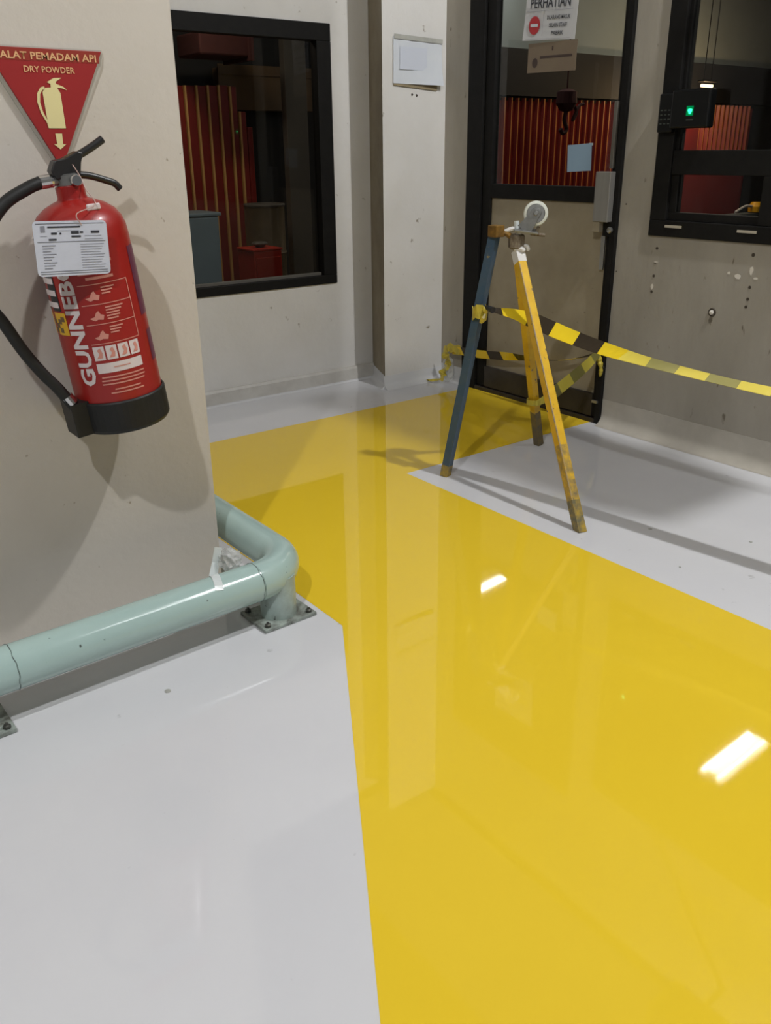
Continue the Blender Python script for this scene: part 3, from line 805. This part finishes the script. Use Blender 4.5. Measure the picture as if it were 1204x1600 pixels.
mk('heading_print', spt(fit_bm(text_bm('ALAT PEMADAM API', .02, .02), .208, .0145), .7060, 1.3960), M['sign_letter'], t)
mk('second_print', spt(fit_bm(text_bm('DRY POWDER', .02, .015), .110, .0125), .7030, 1.3700), M['sign_letter'], t)
bm = nb()
q = [(-.021, .0), (-.023, .072), (-.0175, .081), (-.0035, .082), (-.0035, .089), (-.0105, .0925), (.005, .101), (.023, .102), (.009, .094), (.009, .090), (.0245, .084), (.0315, .0775), (.021, .081), (.0105, .082), (.012, .0785), (.016, .0715), (.0175, .0)]
vs = [bm.verts.new((x, z, 0)) for x, z in q]; bm.faces.new(vs)
hs = [(-.0175, .084), (-.026, .082), (-.035, .070), (-.0375, .052), (-.033, .0305), (-.0225, .0105), (-.021, .0), (-.021, .0157), (-.028, .033), (-.0315, .052), (-.029, .068), (-.0225, .077), (-.0175, .0775)]
vs = [bm.verts.new((x, z, 0)) for x, z in hs]; bm.faces.new(vs)
bmesh.ops.triangulate(bm, faces=bm.faces)
mk('extinguisher_pictogram', spt(bm, .7037, 1.2527), M['sign_glow'], t)
bm = nb(); vs = [bm.verts.new(p + (0,)) for p in ((-.007, .031), (.008, .031), (.007, .009), (.0145, .009), (.0, -.002), (-.0135, .009), (-.006, .009))]; bm.faces.new(vs); bmesh.ops.triangulate(bm, faces=bm.faces)
mk('arrow_print', spt(bm, .7028, 1.2109), M['sign_glow'], t)

# ================================================================== FIRE EXTINGUISHER
TILT = math.radians(-6.23)
EX = thing('fire_extinguisher', 'large red dry powder fire extinguisher hung on the cream pillar', 'fire extinguisher', (.7341, 2.0294, .5953), (0, TILT, 0))
EX.scale = (.908, .908, .908)
bpy.context.view_layer.update()
E = wm(EX)
RB = .1125


def ep(x, y, z): return E @ Vector((x, y, z))


bm = nb(); lathe(bm, [(.06, .004), (RB, .02), (RB, .478), (RB * .985, .500), (RB * .93, .520), (RB * .82, .538), (RB * .64, .553), (RB * .44, .563), (.036, .568), (.034, .574), (.034, .597), (.030, .600)], 64, E)
bodyo = mk('cylinder_body', bm, M['red'], EX, smooth=True)
bm = nb(); lathe(bm, [(.095, -.004), (.112, .0), (.119, .010), (.1195, .082), (.116, .086), (.1135, .0865), (.110, .03)], 56, E)
box(bm, (-.148, -.050, .004), (-.085, .030, .092), E)
mk('rubber_boot', bm, M['rubber'], EX, bevel=.003)
bm = nb(); lathe(bm, [(.027, .596), (.028, .604), (.028, .622), (.022, .626)], 24, E); va = mk('valve', bm, M['zinc'], EX, smooth=True)
bm = nb(); lathe(bm, [(.013, 0), (.0135, .016), (.0115, .020), (.004, .020)], 16, E @ plane_basis((.006, -.024, .610), (1, 0, 0), (0, 0, 1))); mk('pressure_gauge', bm, M['chrome'], va)
bm = nb(); tube(bm, [ep(-.02, 0, .612), ep(-.046, -.004, .613)], .010, 14); mk('outlet_stub', bm, M['zinc'], va)
bm = nb(); prism(bm, [ep(x, -.018, z) for x, z in ((-.040, .636), (-.030, .616), (.026, .612), (.036, .646), (.046, .666), (.034, .672), (.0, .660), (-.026, .658))], E.to_3x3() @ Vector((0, .036, 0)))
lv = mk('lever_block', bm, M['lever'], EX, bevel=.003)
bm = nb(); pts = smoothpath([ep(.010, 0, .652), ep(.045, 0, .664), ep(.080, 0, .678), ep(.1055, 0, .690)], 5); tube(bm, pts, [.0105] * 4 + [.0085] * (len(pts) - 4), 12); mk('squeeze_lever', bm, M['lever'], EX, smooth=True)
bm = nb(); pts = smoothpath([ep(.016, 0, .622), ep(.056, 0, .613), ep(.092, 0, .598), ep(.112, 0, .588), ep(.1226, 0, .574)], 5); tube(bm, pts, .0078, 12); mk('carry_handle', bm, M['lever'], EX, smooth=True)
# hose: leaves the valve on the left, loops off to the left and returns to the boot
hp = [(.6150, 2.026, 1.1440), (.581, 2.02, 1.132), (.524, 2.01, 1.101), (.475, 2.0, 1.040), (.452, 2.0, .960), (.458, 2.0, .910), (.4837, 2.0, .862), (.513, 2.0, .800), (.5463, 2.0, .744), (.575, 2.0, .705), (.6029, 1.998, .658)]
bm = nb(); tube(bm, smoothpath(hp, 8), .0132, 16); hose = mk('hose', bm, M['rubber'], EX, smooth=True); hose['label'] = 'black rubber hose looping out to the left'
bm = nb(); tube(bm, [(.640, 2.0294, 1.1455), (.634, 2.0294, 1.1455), (.610, 2.026, 1.1425)], .0142, 16); mk('ferrule', bm, M['chrome'], hose)
bm = nb(); tube(bm, [(.590, 2.0, .684), (.601, 1.999, .666)], .0150, 16); mk('ferrule', bm, M['chrome'], hose)
bm = nb(); tube(bm, [(.601, 1.999, .666), (.622, 1.997, .630)], .0125, 14); mk('nozzle', bm, M['rubber'], hose)
bm = nb(); box(bm, (-.03, .095, .36), (.03, .1295, .40), E); mk('wall_bracket', bm, M['zinc'], EX)
o = mk('seal_tag', bx((.0, -.086, .543), (.034, -.080, .558), E), M['print_white'], EX, bevel=.003); o['label'] = 'small white seal at the shoulder'


def wrap(bm, mname, name, lift=.0008):
    """flat print (x = metres round the cylinder from the face towards -Y, y = local height) wrapped on the body"""
    for k in range(-16, 17):
        bmesh.ops.bisect_plane(bm, geom=bm.verts[:] + bm.edges[:] + bm.faces[:], plane_co=(k * .0105, 0, 0), plane_no=(1, 0, 0))
    R = RB + lift
    for v in bm.verts:
        th = v.co.x / RB
        v.co = E @ Vector((R * math.sin(th), -R * math.cos(th), v.co.y))
    return mk(name, bm, M[mname], EX)


def deg(a): return math.radians(a) * RB


def strip(bm, a0, a1, z0, z1): return flat(bm, deg(a0), z0, deg(a1), z1)


T0 = -19.0   # direction of the hall side the print is read from
# big vertical lettering
bm = fit_bm(text_bm('GUNNEBO', .05, .035), .315, .042)
bm.transform(Matrix.Translation((deg(T0 - 34), .290, 0)) @ Matrix.Rotation(PI / 2, 4, 'Z'))
wrap(bm, 'print_white', 'maker_lettering')
bm = nb()
for k in range(6): strip(bm, T0 - 82, T0 - 53, .330 + k * .029, .344 + k * .029)
wrap(bm, 'print_white', 'stripe_label_bars', .0012)
bm = nb(); strip(bm, T0 - 84, T0 - 51, .322, .492); wrap(bm, 'print_black', 'stripe_label')
bm = nb(); strip(bm, T0 - 84, T0 - 46, .262, .318); wrap(bm, 'print_yellow', 'yellow_label')
bm = nb()
for a, z in ((-74, .268), (-74, .290), (-62, .268), (-62, .290), (-68, .280), (-56, .296)): strip(bm, T0 + a, T0 + a + 7, z, z + .012)
wrap(bm, 'carton', 'yellow_label_marks', .0012)
bm = nb(); A0, A1 = T0 - 19, T0 + 45
zs = (.237, .285, .333, .381)
for z in zs: strip(bm, A0, A1, z - .001, z + .001)
strip(bm, A1 - .8, A1 + .4, zs[0], zs[-1])
wrap(bm, 'print_pale', 'instruction_frame')
bm = nb()
for r_i, z in enumerate(zs[:3]):
    for k in range(5 if r_i == 1 else 3):
        strip(bm, A0 + 27, A0 + 44 - (k % 3) * 3 + (6 if r_i == 1 and k < 3 else 0), z + .037 - k * .007, z + .0405 - k * .007)
    # little hand and nozzle pictograms
    vs = [(6, .016), (12, .019), (15, .029), (18, .033), (20, .024), (24, .021), (22, .010), (16, .012), (12, .009)]
    f = bm.faces.new([bm.verts.new((deg(A0 + a), z + h, 0)) for a, h in vs])
for k, (a, b) in enumerate(((12, 46), (4, 44), (0, 46), (20, 48), (26, 46))): strip(bm, A0 + a, A0 + b, .392 + k * .0125, .3985 + k * .0125)
bmesh.ops.triangulate(bm, faces=bm.faces)
wrap(bm, 'print_pale', 'instruction_print')
bm = nb()
for k in range(4): strip(bm, A0 + k * 15.5, A0 + 13.5 + k * 15.5, .196, .231)
strip(bm, A0, A0 + 60, .163, .188)
wrap(bm, 'print_white', 'class_pictograms')
bm = nb()
for k in range(4):
    a = A0 + k * 15.5
    vs = [(3, .201), (7, .212), (5, .222), (9, .227), (11, .214), (10, .202)]
    bm.faces.new([bm.verts.new((deg(a + p), z, 0)) for p, z in vs])
strip(bm, A0 + 21, A0 + 42, .1745, .1770)
bmesh.ops.triangulate(bm, faces=bm.faces)
wrap(bm, 'print_pale', 'class_pictogram_marks', .0014)
bm = nb()
for k, (a, b) in enumerate(((3, 60), (2, 60), (2, 58), (16, 50), (10, 54))): strip(bm, A0 + a, A0 + b,   .150 - k * .0090 - (.006 if k > 2 else 0), .1535 - k * .0090 - (.006 if k > 2 else 0))
wrap(bm, 'print_pale', 'small_print')
bm = nb(); strip(bm, T0 + 60, T0 + 86, .28, .45); strip(bm, T0 + 64, T0 + 84, .16, .24); wrap(bm, 'print_purple', 'side_label')

# inspection tag hung in front of the cylinder
t = thing('inspection_tag', 'white inspection tag card hanging over the red extinguisher', 'tag', (.6195, 1.903, .955))
TB = plane_basis((.6215, 1.9023, 1.0170), (1, 0, -.032), (.05, 0, 1)) @ Matrix.Scale(.908, 4)
bm = nb()
cw, ch, rr = .0845, .0605, .010
pts = []
for cx, cy, a0 in ((cw - rr, ch - rr, 0), (-cw + rr, ch - rr, 90), (-cw + rr, -ch + rr, 180), (cw - rr, -ch + rr, 270)):
    for k in range(5):
        a = math.radians(a0 + k * 22.5); pts.append((cx + rr * math.cos(a), cy + rr * math.sin(a)))
prism(bm, [TB @ Vector((x, y, 0)) for x, y in pts], TB.to_3x3() @ Vector((0, 0, -.0012)))
mk('card', bm, M['tag'], t)
bm = nb()
for y in (.054, .0145, -.0505, -.0555): flat(bm, -.078, y, .078, y + .0010)
for (x0_, x1_, y, h) in ((-.052, .022, .0455, .0035), (-.045, -.032, .031, .0045), (-.026, -.022, .031, .004), (.0, .018, .0315, .006), (.020, .028, .033, .004), (.046, .066, .0325, .0055), (.0, .022, .024, .004), (-.052, -.034, .018, .004)): flat(bm, x0_, y, x1_, y + h)
bm.transform(TB @ Matrix.Translation((0, 0, .0006))); mk('bold_print', bm, M['print_dark'], t)
bm = nb()
for k in range(9): flat(bm, -.068, .006 - k * .0062, -.068 + .030 - (k % 3) * .006, .0078 - k * .0062)
for k in range(10): flat(bm, .018, .008 - k * .0058, .074 - (k % 4) * .003, .0090 - k * .0058)
flat(bm, -.068, .036, -.058, .050); flat(bm, -.03, .0385, .02, .0395); flat(bm, .03, .0265, .07, .0275); flat(bm, .03, .0195, .072, .0205); flat(bm, -.07, .027, -.055, .028)
bm.transform(TB @ Matrix.Translation((0, 0, .0006))); mk('fine_print', bm, M['print_grey'], t)['kind'] = 'stuff'
bm = nb(); tube(bm, smoothpath([TB @ Vector((.026, .050, .001)), TB @ Vector((.018, .075, 0)), ep(.020, -.092, .556), ep(.022, -.045, .588), ep(.022, -.028, .615), ep(.012, -.022, .645)], 6), .0011, 6)
mk('string', bm, M['string'], t)

# ================================================================== GUARD RAIL
RP = .0535; ZC = .131; XR = 1.110; rc = .135


def rail_y(x): return 1.850 + (x - .31) * .040


YR = rail_y(.975)
GR = thing('guard_rail', 'pale green pipe guard rail bending round the foreground pillar', 'guard rail', (1.04, 1.885, 0))
bm = nb(); tube(bm, [(-.9, rail_y(-.9), ZC), (.30, rail_y(.30), ZC), (.975, YR, ZC)], RP, 32); mk('front_pipe', bm, M['pipe'], GR, smooth=True)
arc = [(XR - rc + rc * math.sin(a), YR + rc - rc * math.cos(a), ZC) for a in [PI / 2 * k / 12 for k in range(13)]]
bm = nb(); tube(bm, arc, RP * 1.002, 32); mk('elbow', bm, M['pipe'], GR, smooth=True)
bm = nb(); tube(bm, [(XR, YR + rc, ZC), (XR, 3.1, ZC)], RP, 32); mk('side_pipe', bm, M['pipe'], GR, smooth=True)


def wjag(n, d, c):
    bm = nb(); d = Vector(d).normalized(); u, v = frame_of(d)
    rings = []
    for s in (-1, 0, 1):
        ring = []
        for k in range(n):
            a = 2 * PI * k / n; j = .0012 * math.sin(5 * a) + .0010 * math.sin(11 * a + 1)
            ring.append(bm.verts.new(Vector(c) + (u * math.cos(a) + v * math.sin(a)) * (RP + (.0016 if s == 0 else -.0015)) + d * (s * .0022 + j)))
        rings.append(ring)
    for a, b in zip(rings, rings[1:]):
        for k in range(n): bm.faces.new((a[k], a[(k + 1) % n], b[(k + 1) % n], b[k]))
    return bm


mk('weld_bead', wjag(40, (1, .04, 0), (.972, YR, ZC)), M['weld'], GR)
mk('weld_bead', wjag(40, (1, .04, 0), (.335, rail_y(.335), ZC)), M['weld'], GR)
for px_, first in ((1.046, True), (.225, False)):
    bm = nb(); tube(bm, [(px_, rail_y(px_) + .008, .008), (px_, rail_y(px_) + .008, ZC)], .0500, 28); pst = mk('post', bm, M['post'], GR, smooth=True)
    Bp = plane_basis((px_, rail_y(px_) + .010, 0), (1, .02, 0), (0, 1, 0))
    pb = mk('base_plate', bx((-.083, -.068, .0005), (.083, .068, .011), Bp), M['plate'], GR, bevel=.002)
    for sx in (-1, 1):
        for sy in (-1, 1):
            bm = nb(); lathe(bm, [(.009, .011), (.009, .018), (.005, .020), (.004, .024)], 6, Bp @ Matrix.Translation((sx * .066, sy * .053, 0)))
            mk('bolt', bm, M['bolt'], pb)
# adhesive strip and crumpled clear film on the rail by the pillar foot
t = thing('adhesive_strip', 'white adhesive strip stuck over the green guard rail', 'tape', (.885, rail_y(.88), ZC + RP))
ys = rail_y(.87)
pth = [Vector((.872 - .003 * k, ys - (RP + .0012) * math.sin(a), ZC + (RP + .0012) * math.cos(a))) for k, a in enumerate([math.radians(-55 + 13 * k) for k in range(9)])]
pth = [Vector((.902, ys + .06, .235)), Vector((.890, ys + .058, .195))] + pth
mk('strip', ribbon(pth, Vector((1, 0, 0)), .022), M['film2'], t)
bm = nb(); bmesh.ops.create_icosphere(bm, subdivisions=3, radius=.034)
random.seed(3)
for v in bm.verts:
    v.co *= random.uniform(.62, 1.12); v.co.z *= .95; v.co += Vector((.925, YR + .046, ZC + .066))
o = mk('film_wad', bm, M['film']); rebase(o, (.92, YR + .04, ZC + .04)); tag(o, 'crumpled clear plastic wad between guard rail and pillar', 'plastic')

# ================================================================== TRIPOD STAND
TR = thing('tripod_stand', 'angle iron tripod stand with one blue and two yellow legs', 'stand', (2.336, 2.226, 0))
fB, tB = Vector((2.145, 2.444, 0)), Vector((2.247, 2.318, .93))
fF, tF = Vector((2.142, 1.750, 0)), Vector((2.298, 2.262, .872))
fR, tR = Vector((2.720, 2.489, 0)), Vector((2.312, 2.268, .865))


def angle_bar(p0, p1, w, th, u):
    """L section bar; u is the outward direction of its corner edge"""
    d = (p1 - p0).normalized(); u = Vector(u); u = (u - d * u.dot(d)).normalized(); s = d.cross(u)
    e1 = (-u + s).normalized(); e2 = (-u - s).normalized()
    c = u * (w * .35)
    prof = [c, c + e1 * w, c + e1 * w + e2 * th, c + (e1 + e2) * th, c + e2 * w + e1 * th, c + e2 * w]
    bm = nb(); prism(bm, [p0 + q for q in prof], p1 - p0)
    # squared, level foot
    return bm


CAMDIR = Vector((-2.2, -2.2, 0)).normalized()
lg = mk('leg', angle_bar(fB, tB, .031, .006, Vector((-.5, -1, .2))), M['blue_leg'], TR); lg['label'] = 'chipped blue leg on the left'
lg = mk('leg', angle_bar(lin(fF, tF, .0), lin(fF, tF, 1), .031, .006, Vector((-.85, -.55, .2))), M['yellow_leg'], TR); lg['label'] = 'chipped yellow front leg'
mk('worn_edge', angle_bar(lin(fF, tF, .10), lin(fF, tF, .95), .0042, .002, Vector((-.85, -.55, .2))), M['worn_edge'], lg).location += Vector((-.85, -.55, .2)).normalized() * .0098
mk('chipped_end', angle_bar(lin(fF, tF, .10), lin(fF, tF, .30), .0314, .0063, Vector((-.85, -.55, .2))), M['leg_chipped'], lg)
mk('worn_end', angle_bar(lin(fF, tF, -.001), lin(fF, tF, .11), .0318, .0066, Vector((-.85, -.55, .2))), M['leg_worn'], lg)
mk('leg_wrap', angle_bar(lin(fF, tF, .955), lin(fF, tF, 1.0), .034, .008, Vector((-.85, -.55, .2))), M['rag'], lg)
lg = mk('leg', angle_bar(lin(fR, tR, 0), lin(fR, tR, .97), .030, .006, Vector((-.75, -.65, .2))), M['yellow_leg'], TR); lg['label'] = 'darker yellow rear leg'
mk('worn_end', angle_bar(lin(fR, tR, -.001), lin(fR, tR, .20), .0308, .0066, Vector((-.75, -.65, .2))), M['leg_rear_worn'], lg)
mk('worn_end', angle_bar(lin(fB, tB, -.001), lin(fB, tB, .05), .0318, .0066, Vector((-.5, -1, .2))), M['leg_worn'], TR)
# head: rusty angle bracket from the blue leg to the hub, hub nut, rag ties, clamp bolt
bm = nb(); box(bm, (2.222, 2.290, .915), (2.262, 2.335, .955)); o = mk('bracket', bm, M['rust'], TR, bevel=.003)
bm = nb(); tube(bm, [(2.255, 2.315, .935), (2.275, 2.290, .925), (2.295, 2.272, .905)], .010, 8); mk('bracket_arm', bm, M['rust'], TR)
bm = nb(); lathe(bm, [(.020, .872), (.030, .880), (.030, .918), (.024, .924)], 6, Matrix.Translation((2.302, 2.270, 0))); mk('hub', bm, M['rust_dark'], TR)
for (a, b, r) in (((2.268, 2.300, .930), (2.300, 2.272, .940), .008), ((2.30, 2.262, .935), (2.296, 2.268, .900), .009), ((2.29, 2.268, .872), (2.315, 2.240, .868), .009), ((2.300, 2.262, .898), (2.296, 2.264, .868), .007), ((2.318, 2.25, .886), (2.328, 2.235, .868), .007)):
    bm = nb(); tube(bm, smoothpath([a, lin(a, b, .5) + Vector((0, -.006, .006)), b], 4), [r * .6] + [r] * 7 + [r * .5], 8); mk('rag_tie', bm, M['rag'], TR, smooth=True)
# swivel caster bolted upside down on the hub
cst = mk('caster_plate', bx((-.042, -.036, -.004), (.042, .036, .004), plane_basis((2.322, 2.250, .936), (.76, -.60, -.12), (.6, .76, .1))), M['zinc'], TR, bevel=.002); cst['label'] = 'steel mounting plate of the upturned caster'
bm = nb(); tube(bm, [(2.300, 2.268, .940), (2.298, 2.270, .968)], .0095, 12); mk('plate_bolt', bm, M['film2'], cst, smooth=True)
bm = nb(); tube(bm, [(2.345, 2.222, .920), (2.352, 2.214, .950)], .007, 6); mk('plate_bolt', bm, M['rust_dark'], cst)
bm = nb(); tube(bm, [(2.335, 2.235, .925), (2.375, 2.205, .920)], .006, 8); mk('plate_bolt', bm, M['rust_dark'], cst)
wc = Vector((2.345, 2.225, .992)); ax = Vector((.70, .70, -.12)).normalized()
fb = Vector((2.318, 2.252, .938))
upv = (wc - fb).normalized()
FB = plane_basis(fb, upv, ax)       # x towards the wheel, y along the axle
for s in (-1, 1):
    bm = nb(); ln = (wc - fb).length
    pts = [(0, -.026), (ln * .6, -.022), (ln + .012, -.014), (ln + .016, 0), (ln + .012, .014), (ln * .6, .020), (0, .026)]
    prism(bm, [FB @ Vector((x, s * .019, q)) for x, q in pts], FB.to_3x3() @ Vector((0, .003 * s, 0))); mk('fork_side', bm, M['zinc'], TR, bevel=.001)
WB = Matrix.Translation(wc) @ ax.to_track_quat('Z', 'Y').to_matrix().to_4x4()
bm = nb(); lathe(bm, [(.012, -.015), (.034, -.014), (.040, -.012), (.0425, -.006), (.0425, .006), (.040, .012), (.034, .014), (.012, .015)], 36, WB); wh = mk('wheel', bm, M['wheel'], TR, smooth=False); wh['label'] = 'white rimmed caster wheel on top'
bm = nb(); lathe(bm, [(.006, -.026), (.008, -.024), (.008, .024), (.006, .026)], 12, WB); mk('axle', bm, M['zinc'], wh)
bm = nb(); lathe(bm, [(.030, -.0165), (.032, -.0145), (.028, -.013)], 28, WB); lathe(bm, [(.018, -.0185), (.020, -.0155), (.016, -.014)], 24, WB); mk('hub_disc', bm, M['zinc'], wh)

# ================================================================== BARRIER TAPE
UP = Vector((0, 0, 1))
# main run: knot on the blue leg, out to the right past the front leg and off along the hall
t = thing('barrier_tape', 'yellow and black tape running from the blue leg to the right', 'tape', (2.2, 1.8, .6))
P0 = Vector((2.214, 2.340, .668))
run = [P0, Vector((2.245, 2.282, .661)), Vector((2.290, 2.198, .645)), Vector((2.325, 2.015, .600)), Vector((2.345, 1.826, .571)), Vector((2.375, 1.595, .549)), Vector((2.410, 1.297, .534)), Vector((2.46, .90, .530)), Vector((2.52, .45, .54))]
pth = smoothpath(run, 8)
wd = []; wdt = []
for i, p in enumerate(pth):
    s = (P0.y - p.y)
    tw = 1.02 + .40 * min(1, max(0, (s - .25) / .35)) + .06 * math.sin(s * 9)
    wd.append(Vector((math.sin(tw), 0, math.cos(tw))))
    wdt.append(.016 + .052 * min(1, max(0, s - .02) / .14))
cut = next(i for i, p in enumerate(pth) if p.y < 1.80)
tm = mk('tape_run', ribbon(pth[:cut + 1], wd[:cut + 1], wdt[:cut + 1], uoff=.120), [M['tape']], t)
o = mk('tape_run', ribbon(pth[cut:], wd[cut:], wdt[cut:], uoff=.0), [M['tape_pale']], t); o['label'] = 'paler far half of the tape, folded along its length'
for sgn, (za, zb) in enumerate(((.700, .640),)):
    ring = []
    for k in range(13):
        a = 2 * PI * k / 12
        c = lin(fB, tB, .70)
        ring.append(c + Vector((.026 * math.cos(a) - .004, .026 * math.sin(a) - .004, .006 * math.sin(2 * a))))
    mk('knot_band', ribbon(ring, UP, [.045 + .012 * math.sin(k * 1.9) for k in range(13)], .002), M['tape_plain'], t)
    bm = nb(); tube(bm, smoothpath([lin(fB, tB, .715) + Vector((-.012, -.030, .01)), lin(fB, tB, .70) + Vector((-.004, -.036, 0)), lin(fB, tB, .675) + Vector((-.014, -.028, -.012))], 4), [.006, .009, .012, .010, .007, .010, .013, .010, .005], 8)
    mk('knot', bm, M['tape_plain'], t)
    bm = nb(); tube(bm, smoothpath([lin(fB, tB, .70) + Vector((.0, -.030, .002)), P0 + Vector((0, -.02, .004)), P0 + Vector((-.004, -.06, .000))], 4), [.010, .009, .008, .008, .009, .009, .010, .011, .012], 8)
    mk('knot_tail', bm, M['print_black'], t)
# low run along the door, from the corner to the right jamb
t = thing('barrier_tape', 'yellow and black tape stretched low across the door front', 'tape', (3.1, 3.0, .22))
run = [(3.135, 3.545, .190), (3.13, 3.46, .199), (3.125, 3.33, .207), (3.125, 3.20, .220), (3.12, 3.08, .236), (3.12, 2.92, .252), (3.12, 2.78, .268), (3.13, 2.66, .297), (3.145, 2.555, .338)]
pth = smoothpath(run, 6); n = len(pth)
mk('tape_run', ribbon(pth, [Vector((-math.sin(.2 + 1.25 * max(0, min(1, (i / n - .45) * 4))), 0, math.cos(.2 + 1.25 * max(0, min(1, (i / n - .45) * 4))))) for i in range(n)], .044), M['tape'], t)
# twisted run from the rear yellow leg up to the right jamb
t = thing('barrier_tape', 'twisted striped tape from the rear yellow leg to the right door jamb', 'tape', (2.8, 2.45, .28))
q = lin(fR, tR, .265)
run = [q + Vector((-.02, -.03, .0)), q + Vector((.06, -.02, .012)), Vector((2.78, 2.445, .255)), Vector((2.90, 2.470, .285)), Vector((3.02, 2.50, .315)), Vector((3.145, 2.545, .345))]
pth = smoothpath(run, 8); n = len(pth)
mk('tape_run', ribbon(pth, [Vector((-.2 - .8 * math.sin(i / n * 2.6), 0, .8)) for i in range(n)], [.020 + .034 * min(1, i / n * 3) * (1 - .45 * max(0, i / n - .6) / .4) for i in range(n)]), M['tape_back'], t)
ring = [q + Vector((.030 * math.cos(a), .030 * math.sin(a), 0)) for a in [2 * PI * k / 10 for k in range(11)]]
mk('leg_wrap', ribbon(ring, UP, .022, .002), M['tape_plain'], t)
bm = nb(); tube(bm, smoothpath([(3.145, 2.556, .345), (3.150, 2.545, .31), (3.155, 2.535, .27), (3.16, 2.540, .23)], 4), [.012, .014, .010, .012, .014, .010, .013, .010, .007, .010, .009, .008, .004], 8)
mk('tape_end', bm, M['tape_plain'], t)
# hanging crumpled end of the low run, with clear film
t = thing('tape_wad', 'crumpled yellow tape end hanging at the corner of the pillar', 'tape', (3.13, 3.56, 0.0))
pth = smoothpath([(3.13, 3.47, .200), (3.125, 3.53, .205), (3.115, 3.565, .195), (3.11, 3.568, .165), (3.12, 3.55, .13), (3.115, 3.565, .095), (3.105, 3.58, .06), (3.10, 3.585, .03), (3.08, 3.62, .018), (3.06, 3.66, .012)], 5)
n = len(pth)
mk('tape_tail', ribbon(pth, [Vector((.3 * math.sin(i * .9), -1, .35 * math.cos(i * .7))) if i > 8 else Vector((0, -.1, 1)) for i in range(n)], [.046 + .012 * math.sin(i * 1.3) if i < 36 else .02 for i in range(n)], .002), M['tape_plain'], t)
random.seed(5)
bm = nb(); bmesh.ops.create_icosphere(bm, subdivisions=3, radius=.05)
for v in bm.verts:
    v.co *= random.uniform(.8, 1.08); v.co = Vector((v.co.x * .45 + 3.135, v.co.y * .85 + 3.57, max(.004, v.co.z * 1.5 + .08)))
mk('clear_film', bm, M['film'], t)
